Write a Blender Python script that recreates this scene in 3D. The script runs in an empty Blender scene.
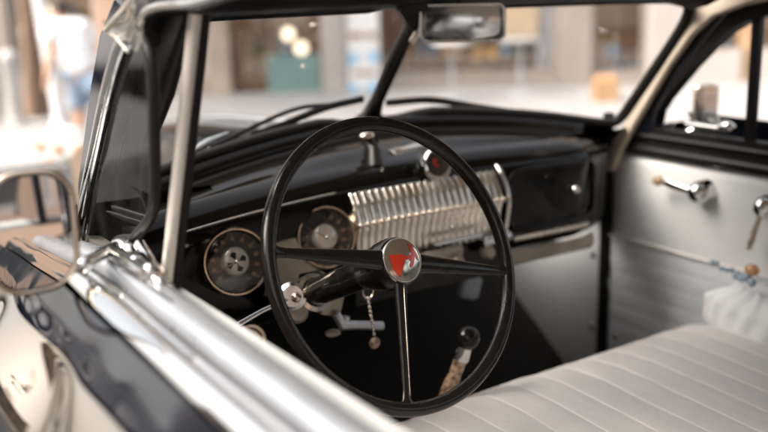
import bpy, bmesh, math, random
from mathutils import Vector, Matrix
from mathutils import noise as mn
from mathutils.geometry import tessellate_polygon
random.seed(7)
R = math.radians
SC = bpy.context.scene
COL = SC.collection

# ------------------------------------------------------------------ camera
F_PX = 930.0                      # focal length in pixels of the 768 px wide photograph
MR = Vector((0.840, -0.148, 0.522)); MF = Vector((-0.542, -0.183, 0.820)); MU = Vector((-0.025, -0.972, -0.234))
CAM = Vector((-1.084, -1.129, 1.402))
def w_of(v): return Vector((MR.dot(v), MF.dot(v), MU.dot(v)))
cd = bpy.data.cameras.new('camera'); cam = bpy.data.objects.new('camera', cd); COL.objects.link(cam)
SC.camera = cam
cz = -w_of(Vector((0, 0, 1))).normalized(); cx = w_of(Vector((1, 0, 0))); cx = (cx - cz*cx.dot(cz)).normalized(); cy = cz.cross(cx)
cam.matrix_world = Matrix(((cx.x, cy.x, cz.x, CAM.x), (cx.y, cy.y, cz.y, CAM.y), (cx.z, cy.z, cz.z, CAM.z), (0, 0, 0, 1)))
cd.lens = F_PX/768*36; cd.sensor_width = 36; cd.clip_start = 0.02; cd.clip_end = 500
cd.dof.use_dof = True; cd.dof.focus_distance = 1.40; cd.dof.aperture_fstop = 1.9; cd.dof.aperture_blades = 0

# ------------------------------------------------------------------ sky, sun, exposure
SUN_EL, SUN_AZ = 46, 282          # azimuth measured clockwise from the car's forward (+Y)
wd = bpy.data.worlds.new('World'); SC.world = wd; wd.use_nodes = True
nt = wd.node_tree; nt.nodes.clear()
sky = nt.nodes.new('ShaderNodeTexSky'); sky.sky_type = 'NISHITA'; sky.sun_disc = False
sky.sun_elevation = R(SUN_EL); sky.sun_rotation = R(SUN_AZ); sky.air_density = 1.0; sky.dust_density = 7.0; sky.ozone_density = 0.3
bg = nt.nodes.new('ShaderNodeBackground'); bg.inputs[1].default_value = 0.14
ow = nt.nodes.new('ShaderNodeOutputWorld')
hs = nt.nodes.new('ShaderNodeHueSaturation'); hs.inputs['Saturation'].default_value = .35
tn_ = nt.nodes.new('ShaderNodeVectorMath'); tn_.operation = 'MULTIPLY'; tn_.inputs[1].default_value = (1.0, .98, .95)   # thin overcast: whiter, warmer than a clear sky
nt.links.new(sky.outputs[0], hs.inputs['Color']); nt.links.new(hs.outputs[0], tn_.inputs[0]); nt.links.new(tn_.outputs[0], bg.inputs[0]); nt.links.new(bg.outputs[0], ow.inputs[0])
sl = bpy.data.lights.new('sun', 'SUN'); sl.energy = 1.3; sl.angle = R(50); sl.color = (1.0, .95, .88)
so = bpy.data.objects.new('sun', sl); COL.objects.link(so)
sd = Vector((math.sin(R(SUN_AZ))*math.cos(R(SUN_EL)), math.cos(R(SUN_AZ))*math.cos(R(SUN_EL)), math.sin(R(SUN_EL))))
so.rotation_euler = sd.to_track_quat('Z', 'Y').to_euler(); so.location = (0, 0, 12)
vs = SC.view_settings; vs.view_transform = 'Standard'; vs.look = 'None'; vs.gamma = 1; vs.use_curve_mapping = False
vs.exposure = 1.75
SC.cycles.max_bounces = 10; SC.cycles.transparent_max_bounces = 16; SC.cycles.sample_clamp_indirect = 6
SC.cycles.use_denoising = True

# ------------------------------------------------------------------ helpers
def V(px, py, ax, val):
    """point where the sight line of photograph pixel (px,py) meets the plane axis=val"""
    r = w_of(Vector((px-384, py-216, F_PX))); t = (val-CAM[ax])/r[ax]
    return CAM + r*t
HV = Vector((.522, .82, 0)).normalized(); HS = Vector((HV.y, -HV.x, 0))
def FP(px, py, D):
    """street-side helper: point on the upright plane D metres ahead of the camera"""
    r = w_of(Vector((px-384, py-216, F_PX))); return CAM + r*(D/r.dot(HV))
def SD(s, d, z): return Vector((CAM.x, CAM.y, 0)) + HS*s + HV*d + Vector((0, 0, z))

class MB:
    def __init__(s): s.v = []; s.f = []
    def add(s, vs_, fs):
        n = len(s.v); s.v += [Vector(p) for p in vs_]; s.f += [tuple(i+n for i in f) for f in fs]; return s
    def box(s, c, size, rot=None, bev=0):
        bm = bmesh.new(); bmesh.ops.create_cube(bm, size=1)
        bmesh.ops.scale(bm, vec=size, verts=bm.verts)
        if bev: bmesh.ops.bevel(bm, geom=bm.edges[:], offset=bev, segments=2, affect='EDGES', profile=.6)
        if rot is not None: bmesh.ops.transform(bm, matrix=rot.to_4x4(), verts=bm.verts)
        bm.verts.ensure_lookup_table(); bm.verts.index_update()
        s.add([v.co + Vector(c) for v in bm.verts], [tuple(v.index for v in f.verts) for f in bm.faces]); bm.free(); return s
    def tube(s, path, rad, n=12, closed=False, cap=True, flat=None, up=None):
        P = [Vector(p) for p in path]; m = len(P)
        rad = rad if isinstance(rad, (list, tuple)) else [rad]*m
        T = []
        for i in range(m):
            a = P[(i-1) % m] if (closed or i) else P[0]; b = P[(i+1) % m] if (closed or i < m-1) else P[-1]
            T.append((b-a).normalized())
        u = Vector(up) if up else (Vector((0, 0, 1)) if abs(T[0].z) < .9 else Vector((1, 0, 0)))
        vs_ = []
        for i in range(m):
            u = (u - T[i]*u.dot(T[i])).normalized(); w = T[i].cross(u)
            for k in range(n):
                a = 2*math.pi*k/n; q = 1 if flat is None else flat
                vs_.append(P[i] + u*math.cos(a)*rad[i] + w*math.sin(a)*rad[i]*q)
        fs = []
        for i in range(m if closed else m-1):
            j = (i+1) % m
            for k in range(n):
                l = (k+1) % n; fs.append((i*n+k, i*n+l, j*n+l, j*n+k))
        if cap and not closed: fs += [tuple(range(n))[::-1], tuple((m-1)*n+k for k in range(n))]
        return s.add(vs_, fs)
    def lathe(s, prof, org, axis, n=40, close=False):
        """prof: list of (radius, height along axis)"""
        ax = Vector(axis).normalized(); u = ax.orthogonal().normalized(); w = ax.cross(u); org = Vector(org)
        vs_ = []; fs = []; m = len(prof)
        for r, h in prof:
            for k in range(n):
                a = 2*math.pi*k/n; vs_.append(org + ax*h + (u*math.cos(a)+w*math.sin(a))*max(r, 1e-5))
        for i in range(m if close else m-1):
            j = (i+1) % m
            for k in range(n):
                l = (k+1) % n; fs.append((i*n+k, i*n+l, j*n+l, j*n+k))
        return s.add(vs_, fs)
    def grid(s, fn, nu, nv):
        vs_ = [fn(i/nu, j/nv) for i in range(nu+1) for j in range(nv+1)]
        fs = [(i*(nv+1)+j, (i+1)*(nv+1)+j, (i+1)*(nv+1)+j+1, i*(nv+1)+j+1) for i in range(nu) for j in range(nv)]
        return s.add(vs_, fs)
    def prism(s, poly, d):
        """flat polygon (3D points) given thickness along vector d"""
        P = [Vector(p) for p in poly]; d = Vector(d); n = len(P)
        tri = tessellate_polygon([P])
        s.add(P + [p+d for p in P], [tuple(t) for t in tri] + [tuple(i+n for i in t)[::-1] for t in tri] + [(i, (i+1) % n, (i+1) % n+n, i+n) for i in range(n)])
        return s
    def ball(s, c, r, n=20, sc=(1, 1, 1)):
        c = Vector(c); m = n//2
        vs_ = []; fs = []
        for i in range(m+1):
            t = math.pi*i/m
            for k in range(n):
                a = 2*math.pi*k/n
                vs_.append(c + Vector((math.sin(t)*math.cos(a)*r*sc[0], math.sin(t)*math.sin(a)*r*sc[1], math.cos(t)*r*sc[2])))
        for i in range(m):
            for k in range(n):
                l = (k+1) % n; fs.append((i*n+k, (i+1)*n+k, (i+1)*n+l, i*n+l))
        return s.add(vs_, fs)
    def build(s, name, mat, parent=None, angle=40, bevel=0, solid=0, sub=0, loc=None):
        me = bpy.data.meshes.new(name)
        off = Vector(loc) if loc is not None else Vector((0, 0, 0))
        if parent is not None:
            q = parent
            while q is not None: off = off + q.location; q = q.parent
        me.from_pydata([v-off for v in s.v], [], s.f)
        bm = bmesh.new(); bm.from_mesh(me)
        bmesh.ops.remove_doubles(bm, verts=bm.verts, dist=1e-5); bmesh.ops.recalc_face_normals(bm, faces=bm.faces)
        bm.to_mesh(me); bm.free()
        me.materials.append(mat)
        for p in me.polygons: p.use_smooth = True
        me.set_sharp_from_angle(angle=R(angle))
        o = bpy.data.objects.new(name, me); COL.objects.link(o)
        if loc is not None: o.location = loc
        if parent is not None: o.parent = parent
        if solid:
            m = o.modifiers.new('s', 'SOLIDIFY'); m.thickness = solid; m.offset = 0
        if bevel:
            m = o.modifiers.new('b', 'BEVEL'); m.width = bevel; m.segments = 2; m.limit_method = 'ANGLE'; m.angle_limit = R(35)
        if sub:
            m = o.modifiers.new('u', 'SUBSURF'); m.levels = sub; m.render_levels = sub
        return o
def tag(o, label=None, cat=None, group=None, kind=None):
    if label: o['label'] = label
    if cat: o['category'] = cat
    if group: o['group'] = group
    if kind: o['kind'] = kind
    return o
def thing(name, loc, label, cat, group=None):
    o = bpy.data.objects.new(name, None); COL.objects.link(o); o.location = loc; o.empty_display_size = .1
    return tag(o, label, cat, group)
def crom(pts, k=6, closed=False):
    """smooth curve through points"""
    P = [Vector(p) for p in pts]; n = len(P); out = []
    rng = range(n) if closed else range(n-1)
    for i in rng:
        p0 = P[(i-1) % n] if (closed or i) else P[0]*2-P[1]
        p1 = P[i]; p2 = P[(i+1) % n]; p3 = P[(i+2) % n] if (closed or i < n-2) else P[-1]*2-P[-2]
        for j in range(k):
            t = j/k; out.append(.5*((2*p1)+(p2-p0)*t+(2*p0-5*p1+4*p2-p3)*t*t+(3*p1-p0-3*p2+p3)*t**3))
    if not closed: out.append(P[-1])
    return out
def lerp(a, b, t): return a+(b-a)*t
def sst(a, b, x):
    t = min(1, max(0, (x-a)/(b-a))); return t*t*(3-2*t)

# ------------------------------------------------------------------ materials
M = {}
def mat(name, col, rough=.5, metal=0, coat=0, var=.0, vscale=8, bump=0, bscale=60, rvar=0, spec=.5, emit=None, es=0, sheen=0, noise_detail=6, stretch=None):
    m = bpy.data.materials.new(name); m.use_nodes = True; n = m.node_tree.nodes; l = m.node_tree.links
    b = n['Principled BSDF']; b.inputs['Base Color'].default_value = (*col, 1); b.inputs['Roughness'].default_value = rough
    b.inputs['Metallic'].default_value = metal; b.inputs['Coat Weight'].default_value = coat; b.inputs['Coat Roughness'].default_value = .03; b.inputs['Coat IOR'].default_value = 1.5
    b.inputs['Specular IOR Level'].default_value = spec
    if sheen: b.inputs['Sheen Weight'].default_value = sheen
    if emit: b.inputs['Emission Color'].default_value = (*emit, 1); b.inputs['Emission Strength'].default_value = es
    tc = n.new('ShaderNodeTexCoord'); src = tc.outputs['Object']
    if stretch:
        mp = n.new('ShaderNodeMapping'); mp.inputs['Scale'].default_value = stretch; l.new(src, mp.inputs[0]); src = mp.outputs[0]
    if var or rvar:
        t = n.new('ShaderNodeTexNoise'); t.inputs['Scale'].default_value = vscale; t.inputs['Detail'].default_value = noise_detail; l.new(src, t.inputs['Vector'])
        if var:
            r = n.new('ShaderNodeMapRange'); r.inputs[1].default_value = .3; r.inputs[2].default_value = .7
            r.inputs[3].default_value = 1-var; r.inputs[4].default_value = 1+var; l.new(t.outputs[0], r.inputs[0])
            mx = n.new('ShaderNodeVectorMath'); mx.operation = 'SCALE'; mx.inputs[0].default_value = col; l.new(r.outputs[0], mx.inputs['Scale'])
            l.new(mx.outputs[0], b.inputs['Base Color'])
        if rvar:
            r2 = n.new('ShaderNodeMapRange'); r2.inputs[1].default_value = .35; r2.inputs[2].default_value = .7
            r2.inputs[3].default_value = max(.01, rough-rvar*.5); r2.inputs[4].default_value = rough+rvar; l.new(t.outputs[0], r2.inputs[0]); l.new(r2.outputs[0], b.inputs['Roughness'])
    if bump:
        t2 = n.new('ShaderNodeTexNoise'); t2.inputs['Scale'].default_value = bscale; t2.inputs['Detail'].default_value = 4; l.new(src, t2.inputs['Vector'])
        bp = n.new('ShaderNodeBump'); bp.inputs['Strength'].default_value = bump; bp.inputs['Distance'].default_value = .01
        l.new(t2.outputs[0], bp.inputs['Height']); l.new(bp.outputs[0], b.inputs['Normal'])
    M[name] = m; return m
def glass(name, tint=(1, 1, 1), gl=1.0, rough=0.0, dirt=0.0):
    m = bpy.data.materials.new(name); m.use_nodes = True; n = m.node_tree.nodes; l = m.node_tree.links; n.clear()
    o = n.new('ShaderNodeOutputMaterial'); tr = n.new('ShaderNodeBsdfTransparent'); tr.inputs[0].default_value = (*tint, 1)
    g = n.new('ShaderNodeBsdfGlossy'); g.inputs['Roughness'].default_value = rough; g.inputs[0].default_value = (gl, gl, gl, 1)
    fr = n.new('ShaderNodeFresnel'); mx = n.new('ShaderNodeMixShader')
    ge = n.new('ShaderNodeNewGeometry'); ir = n.new('ShaderNodeMapRange'); ir.inputs[3].default_value = 1.5; ir.inputs[4].default_value = 1/1.5
    l.new(ge.outputs['Backfacing'], ir.inputs[0]); l.new(ir.outputs[0], fr.inputs[0])   # a thin pane reflects alike from both faces
    l.new(fr.outputs[0], mx.inputs[0]); l.new(tr.outputs[0], mx.inputs[1]); l.new(g.outputs[0], mx.inputs[2])
    last = mx
    if dirt:
        d = n.new('ShaderNodeBsdfDiffuse'); d.inputs[0].default_value = (.6, .57, .52, 1); m2 = n.new('ShaderNodeMixShader')
        t = n.new('ShaderNodeTexNoise'); t.inputs['Scale'].default_value = 14; t.inputs['Detail'].default_value = 8
        tc = n.new('ShaderNodeTexCoord'); l.new(tc.outputs['Object'], t.inputs['Vector'])
        r = n.new('ShaderNodeMapRange'); r.inputs[1].default_value = .35; r.inputs[2].default_value = .8; r.inputs[4].default_value = dirt
        l.new(t.outputs[0], r.inputs[0]); l.new(r.outputs[0], m2.inputs[0]); l.new(mx.outputs[0], m2.inputs[1]); l.new(d.outputs[0], m2.inputs[2]); last = m2
    l.new(last.outputs[0], o.inputs[0]); M[name] = m; return m

mat('paint', (.006, .007, .011), .07, rvar=.03, vscale=30, spec=.55)
mat('chrome_cream', (.36, .305, .25), .035, metal=1, rvar=.03, vscale=20)
mat('paint_black', (.008, .007, .006), .14, rvar=.08, vscale=25, spec=.3)
mat('dash_paint', (.005, .004, .003), .09, rvar=.04, vscale=18, spec=.2)
mat('chrome', (.70, .685, .665), .05, metal=1, rvar=.05, vscale=40)
mat('chrome_worn', (.70, .68, .65), .16, metal=1, rvar=.14, vscale=35, bump=.02, bscale=90)
mat('chrome_warm', (.62, .53, .43), .22, metal=1, rvar=.12, vscale=30)
mat('sill_metal', (.40, .415, .44), .30, metal=.7, rvar=.08, vscale=20)
mat('bar_metal', (.72, .66, .60), .32, metal=.6, rvar=.1, vscale=20)
mat('plastic_edge', (.42, .38, .33), .3)
mat('wood_orange', (.40, .24, .12), .6, var=.15, vscale=6)
mat('grille_metal', (.74, .69, .63), .17, metal=1, rvar=.1, vscale=30)
mat('knob_tan', (.33, .23, .14), .35, rvar=.1)
mat('greyish_knob', (.20, .22, .25), .45, rvar=.1)
mat('rubber', (.008, .007, .006), .45, rvar=.1, vscale=60, spec=.22)
mat('wheel_plastic', (.010, .008, .006), .20, spec=.38, rvar=.12, vscale=45, bump=.015, bscale=160)
mat('black_satin', (.008, .007, .006), .35, rvar=.1, spec=.25)
mat('carpet', (.012, .011, .010), .95, var=.35, vscale=120, bump=.3, bscale=300)
mat('vinyl_seat', (.575, .545, .525), .45, var=.05, vscale=7, bump=.16, bscale=42, rvar=.1)
mat('piping', (.63, .60, .58), .45)
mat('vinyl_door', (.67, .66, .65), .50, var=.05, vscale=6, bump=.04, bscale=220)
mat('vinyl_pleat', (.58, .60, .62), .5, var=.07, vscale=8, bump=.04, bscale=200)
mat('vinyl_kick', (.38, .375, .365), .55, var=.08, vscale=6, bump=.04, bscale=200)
mat('headliner', (.52, .44, .35), .75, var=.05, vscale=10, bump=.06, bscale=300)
mat('trim_beige', (.50, .42, .33), .42, var=.06, vscale=10)
mat('gauge_face', (.030, .022, .016), .35, var=.3, vscale=30)
mat('gauge_inner', (.55, .50, .44), .32, metal=.5, rvar=.1)
mat('gauge_mark', (.22, .13, .07), .5)
mat('beige_panel', (.34, .29, .23), .35, metal=.35, var=.15, vscale=25, rvar=.15)
mat('red_enamel', (.62, .035, .012), .3, coat=.5)
mat('silver_cap', (.62, .58, .53), .16, metal=1, rvar=.06, vscale=60)
mat('mirror', (.86, .87, .88), .015, metal=1)
mat('mirror_aged', (.70, .71, .73), .16, metal=1)
mat('white_cloth', (.74, .74, .74), .9, bump=.2, bscale=140, sheen=.3)
mat('bead_blue', (.35, .45, .55), .12, coat=1)
mat('bead_amber', (.65, .33, .14), .2, coat=1)
mat('bead_brown', (.26, .16, .10), .22, coat=1, var=.85, vscale=120, bump=.4, bscale=200)
mat('black_knob', (.006, .005, .005), .10, spec=.3)
mat('road', (.075, .073, .072), .8, var=.12, vscale=3, bump=.15, bscale=80)
mat('kerb', (.42, .40, .38), .8, var=.1, vscale=5, bump=.1, bscale=40)
mat('wall_cream', (.38, .32, .265), .8, var=.16, vscale=1.3, bump=.05, bscale=30)
mat('wall_white', (.46, .42, .39), .7, var=.05, vscale=2)
mat('wall_grey', (.29, .25, .22), .7, var=.14, vscale=1.2)
mat('wall_pink', (.50, .34, .25), .8, var=.08, vscale=2)
mat('wall_sand', (.36, .29, .22), .85, var=.1, vscale=1.5, bump=.08, bscale=12)
mat('wood_brown', (.14, .075, .045), .6, var=.25, vscale=6, stretch=(6, 6, 1))
mat('wood_tan', (.42, .27, .16), .6, var=.2, vscale=6)
mat('teal', (.17, .27, .26), .5, var=.06, vscale=4)
mat('blue_paper', (.30, .55, .78), .6)
mat('paper', (.76, .75, .74), .7)
mat('print_brown', (.30, .17, .10), .7)
mat('dark_room', (.10, .075, .055), .8, var=.25, vscale=2)
mat('warm_room', (.66, .50, .37), .8, var=.2, vscale=2)
mat('blind', (.65, .50, .34), .8)
mat('orange', (.55, .27, .11), .5); mat('amber', (.62, .36, .12), .5); mat('redp', (.50, .10, .05), .5); mat('bluep', (.16, .32, .50), .5)
mat('whitep', (.75, .74, .72), .5); mat('greenp', (.14, .26, .12), .5); mat('brownp', (.22, .12, .07), .5); mat('greyp', (.38, .38, .40), .5)
mat('skin', (.50, .29, .19), .6); mat('hair', (.03, .02, .015), .6); mat('shirt_white', (.82, .82, .83), .85, bump=.1, bscale=12)
mat('denim', (.20, .27, .36), .9, bump=.1, bscale=40); mat('shoe', (.6, .6, .6), .7)
mat('bark', (.20, .13, .09), .9, var=.3, vscale=8, bump=.5, bscale=14, stretch=(2, 2, .5))
mat('leaf', (.06, .10, .025), .6, var=.45, vscale=7); mat('leaf_light', (.14, .19, .06), .6, var=.3, vscale=7)
mat('post_white', (.66, .66, .67), .45, var=.05, vscale=5)
mat('terracotta', (.42, .20, .11), .8, var=.12, vscale=6)
mat('window_dark', (.03, .035, .04), .08, spec=.9)
mat('roof_tile', (.28, .14, .09), .8)
mat('bulb', (1, .86, .66), .5, emit=(1, .82, .58), es=1.0)
glass('glass_clear', dirt=.05); glass('glass_vent', tint=(.62, .60, .57), gl=.5, dirt=.02); glass('glass_plastic', tint=(.93, .90, .86), rough=.12, dirt=.35)
glass('glass_gauge'); glass('glass_shop', tint=(.95, .95, .95))
# paving: joints from a brick texture
m = mat('paving', (.5, .47, .44), .8, bump=.1, bscale=30); n = m.node_tree.nodes; l = m.node_tree.links
br = n.new('ShaderNodeTexBrick'); br.inputs['Color1'].default_value = (.37, .355, .35, 1); br.inputs['Color2'].default_value = (.30, .285, .28, 1); br.inputs['Mortar'].default_value = (.20, .19, .18, 1)
br.inputs['Scale'].default_value = 2.0; br.inputs['Mortar Size'].default_value = .012; tc = n.new('ShaderNodeTexCoord'); l.new(tc.outputs['Object'], br.inputs['Vector']); l.new(br.outputs[0], n['Principled BSDF'].inputs['Base Color'])

# ------------------------------------------------------------------ ground
def structure(o): o['kind'] = 'structure'; return o
g = MB(); g.grid(lambda u, v: Vector((-150+300*u, -150+300*v, -.004)), 20, 20); structure(g.build('ground', M['road']))
D_K = 5.6                          # kerb distance along the sight direction
g = MB(); g.prism([SD(-14, D_K+.15, 0), SD(16, D_K+.15, 0), SD(16, 40, 0), SD(-14, 40, 0)], (0, 0, .12)); structure(g.build('pavement', M['paving']))
g = MB()
for i in range(30):
    a = -14+i; g.prism([SD(a+.005, D_K, 0), SD(a+.995, D_K, 0), SD(a+.995, D_K+.146, 0), SD(a+.005, D_K+.146, 0)], (0, 0, .125))
structure(g.build('kerb', M['kerb'], bevel=.01))
g = MB(); g.prism([(-60, -60, 0), (-4.2, -60, 0), (-4.2, 60, 0), (-60, 60, 0)], (0, 0, .12)); structure(g.build('pavement', M['paving']))

# =================================================================== THE CAR
car = thing('vintage_car', (0, 0, 0), 'glossy black vintage car with chrome trim, cream interior and thin-rimmed black steering wheel', 'car')
def prt(mb, name, m, parent=car, **k): return mb.build(name, M[m], parent, **k)

# windscreen surface: two flat halves meeting in a V at x=0
def zb(x): return 1.137-.18*x*x
def WS(x, t, o=0):
    ax = abs(x); y = lerp(.62-.19*ax, .42-.26*ax, t); z = lerp(zb(x), 1.376, t)
    return Vector((x, y+o*.6, z+o*.8*.9))
def ws_loop(s):
    p = [WS(s*x, 0) for x in (.012, .15, .3, .45, .57)] + [WS(s*.62, .015), WS(s*.640, .07)]
    p += [WS(s*x, t) for x, t in ((.643, .25), (.643, .5), (.642, .72), (.635, .86), (.615, .95), (.575, .99))]
    p += [WS(s*x, 1) for x in (.45, .3, .15, .012)]
    return p
for s in (-1, 1):
    lp = ws_loop(s)
    gl = MB(); c0 = sum(lp, Vector())/len(lp); gl.add(lp+[c0], [(i, (i+1) % len(lp), len(lp)) for i in range(len(lp))])
    wsc = prt(gl, 'windscreen_pane', 'glass_clear')
    gk = MB(); gk.tube(crom(lp, 4, True), .013, 10, closed=True); gk.build('gasket', M['rubber'], wsc)
g = MB()
g.tube([WS(0, -.04, .0), WS(0, .3, .0), WS(0, .7, 0), WS(0, 1.04, 0)], [.0175, .017, .017, .019], 14, flat=.75)
div = prt(g, 'windscreen_divider', 'rubber')
g = MB(); g.prism([WS(-.075, 1.0, -.012), WS(0, .80, -.012), WS(.045, 1.0, -.012), WS(.045, 1.06, -.012), WS(-.075, 1.06, -.012)], (0, -.014, -.004)); g.build('bracket', M['rubber'], div)
g = MB(); g.tube([WS(-.010, .80, -.034), WS(-.006, 1.02, -.04)], .006, 8); g.build('mirror_stem', M['chrome_warm'], div)

# roof header, roof skin, headliner
def hdr(u, v):
    x = lerp(-.64, .605, u); ax = abs(x); prof = [(.016, 1.375+.006), (-.010, 1.372), (-.050, 1.385), (-.085, 1.405), (-.13, 1.42)]
    k = v*4; i = min(3, int(k)); f = k-i; a = prof[i]; b = prof[i+1]
    return Vector((x, .42-.26*ax+lerp(a[0], b[0], f), lerp(a[1], b[1], f)-.05*ax**2*max(0, (v-.2))-.03*sst(.5, .665, ax)))
g = MB(); g.grid(hdr, 40, 12); prt(g, 'windscreen_header', 'black_satin', solid=.006)
def roofp(u, v, drop=0):
    x = lerp(-.70, .70, u); y = lerp(.44, -1.75, v); ax = abs(x)
    fy = min(y, .44-.28*ax-.26*sst(.48, .70, ax))
    z = 1.56-.10*(ax/.70)**2.6 - .15*sst(-.1, .44, fy)**1.6 - .12*sst(1.0, 1.75, -y)
    return Vector((x, fy, z-drop))
g = MB(); g.grid(roofp, 30, 40); prt(g, 'roof', 'paint', solid=.01)
g = MB(); g.grid(lambda u, v: roofp(lerp(.02, .98, u), lerp(.06, .98, v), .022), 30, 40); prt(g, 'headliner', 'headliner')
for s in (-1, 1):
    g = MB(); g.tube(crom([V(142, 24, 0, -.71), V(146, 13, 0, -.71), V(156, 8, 0, -.71), V(175, 5.5, 0, -.71), V(196, 3, 0, -.71), V(225, -6, 0, -.71), V(300, -30, 0, -.71), (-.71, -.8, 1.46), (-.70, -1.5, 1.36)] if s < 0 else [(s*.705, .13, 1.352), (s*.703, .04, 1.380), (s*.70, -.08, 1.397), (s*.70, -.25, 1.425), (s*.70, -.8, 1.455), (s*.70, -1.5, 1.36)], 6), .0065, 10)
    prt(g, 'drip_rail', 'chrome_worn')

for s in (-1, 1):
    RL = [(.12, 1.375), (-.08, 1.40), (-.25, 1.425), (-.8, 1.455), (-1.5, 1.37), (-1.75, 1.34)]
    def rside(u, v, s=s):
        y = lerp(.10, -1.74, u)
        for (y0, z0), (y1, z1) in zip(RL, RL[1:]):
            if y >= y1: zr = lerp(z0, z1, (y0-y)/(y0-y1)); break
        zt = roofp(1, (.44-y)/2.19).z; zt = max(zt, zr+.004)
        return Vector((s*(.703-.003*v), y, lerp(zr-.004, zt, v)))
    g = MB(); g.grid(rside, 60, 4); prt(g, 'roof_side', 'paint', solid=.004)
# A pillars: body, beige inner trim, door window frames
for s in (-1, 1):
    out = [(.49, 1.03), (.465, 1.09), (.40, 1.18), (.335, 1.27), (.27, 1.35), (.215, 1.41)]
    inn = [(.10, 1.41), (.19, 1.355), (.255, 1.285), (.33, 1.19), (.385, 1.12), (.41, 1.03)]
    if s < 0:
        out = [V(a, b, 0, -.70) for a, b in ((92, 262), (96, 205), (106, 150), (116, 104), (125, 66), (133, 40), (140, 14))]; out = [(q.y, q.z) for q in out]
    g = MB(); g.prism([(s*.662, y, z) for y, z in out+inn], (s*.045, 0, 0)); prt(g, 'pillar', 'paint', bevel=.008)
    fr = [(.485, 1.00), (.45, 1.07), (.385, 1.165), (.325, 1.25), (.255, 1.335), (.20, 1.395), (.05, 1.42), (-.3, 1.43), (-1.0, 1.42)]
    bk = [(-1.0, 1.385), (-.3, 1.395), (.03, 1.385), (.11, 1.372), (.20, 1.325), (.262, 1.265), (.335, 1.17), (.395, 1.08), (.405, 1.00)]
    if s > 0:
        # beige garnish strip facing the cabin
        tr = [V(a, b, 0, .640) for a, b in ((606, 172), (612, 140), (632, 110), (658, 72), (678, 40), (685, 22), (684, 8), (676, -6), (664, -24), (820, -34), (810, -3), (768, .5), (742, 6), (712, 17), (690, 37), (668, 68), (650, 98), (634, 125), (619, 152), (612, 172))]
        g = MB(); g.prism(tr, (.02, 0, 0)); prt(g, 'pillar_trim', 'trim_beige', bevel=.006)
    else:
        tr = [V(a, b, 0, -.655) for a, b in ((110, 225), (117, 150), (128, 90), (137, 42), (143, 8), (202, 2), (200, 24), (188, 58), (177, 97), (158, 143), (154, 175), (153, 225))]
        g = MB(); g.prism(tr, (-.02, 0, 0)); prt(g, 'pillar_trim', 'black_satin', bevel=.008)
        g = MB(); g.prism([(-.668, y, z) for y, z in [(.10, 1.372), (.0, 1.378), (-.12, 1.388), (-.3, 1.412), (-1.0, 1.44), (-1.0, 1.47), (-.3, 1.44), (-.12, 1.41), (0, 1.402), (.14, 1.385)]], (-.035, 0, 0)); g.build('roof_frame', M['rubber'], car, bevel=.006)
        for o_, r_ in ((0, .004), (.03, .003)):
            g = MB(); g.tube(crom([(-.664, -.03+o_, 1.37-o_*.4), (-.668, .05+o_, 1.338-o_*.4), (-.668, .13+o_, 1.27-o_*.4), (-.668, .17+o_, 1.19)], 6), r_, 8); prt(g, 'wind_lace', 'rubber')
# passenger door (seen from the cabin)
pd = prt(MB().grid(lambda u, v: Vector((.715+.05*math.sin(v*3.1), lerp(.53, -.95, u), lerp(.985, .34, v))), 10, 12), 'passenger_door', 'paint')
g = MB()
frp = [(.487, 1.00), (.45, 1.09), (.39, 1.17), (.317, 1.277), (.25, 1.335), (.20, 1.357), (.10, 1.375), (-.3, 1.38), (-1.0, 1.375)]
bkp = [(-1.0, 1.335), (-.3, 1.345), (.09, 1.338), (.16, 1.322), (.205, 1.298), (.25, 1.262), (.30, 1.215), (.372, 1.135), (.405, 1.085), (.400, 1.070), (.385, 1.064), (-1.0, 1.064), (-1.0, 1.0)]
g.prism([(.668, y, z) for y, z in frp+bkp], (.035, 0, 0)); g.build('window_frame', M['rubber'], pd, bevel=.009)
g = MB(); g.tube([(.674, .50, 1.008), (.672, .2, 1.008), (.672, -.95, 1.008)], .016, 10); g.tube([(.668, .47, 1.045), (.668, .2, 1.045), (.668, -.95, 1.045)], .008, 8); g.build('window_sill', M['black_satin'], pd)
g = MB(); g.box((.684, .142, 1.20), (.02, .020, .28), bev=.004); g.build('vent_bar', M['rubber'], pd)
def dpan(u, v):
    y = lerp(.535, -.93, u); z = lerp(.996, .775, v); e = 1-min(1, (u/.01) if u < .01 else 1)
    return Vector((.683-.014*min(1, u/.02)*min(1, v/.06)-.004*math.sin(v*3.1)+.0035*mn.noise(Vector((y*5, z*7, 0)))+.0012*mn.noise(Vector((y*22, z*22, 0))), y, z))
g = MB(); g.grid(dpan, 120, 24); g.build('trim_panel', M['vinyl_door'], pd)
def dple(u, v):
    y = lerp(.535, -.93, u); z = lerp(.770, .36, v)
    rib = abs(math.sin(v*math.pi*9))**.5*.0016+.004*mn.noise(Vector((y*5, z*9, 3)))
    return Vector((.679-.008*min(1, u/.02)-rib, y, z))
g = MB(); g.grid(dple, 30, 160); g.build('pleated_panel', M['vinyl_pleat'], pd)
g = MB(); g.tube([(.668, .53, .773), (.667, 0, .772), (.667, -.9, .772)], .004, 8); g.build('seam', M['piping'], pd)
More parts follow.
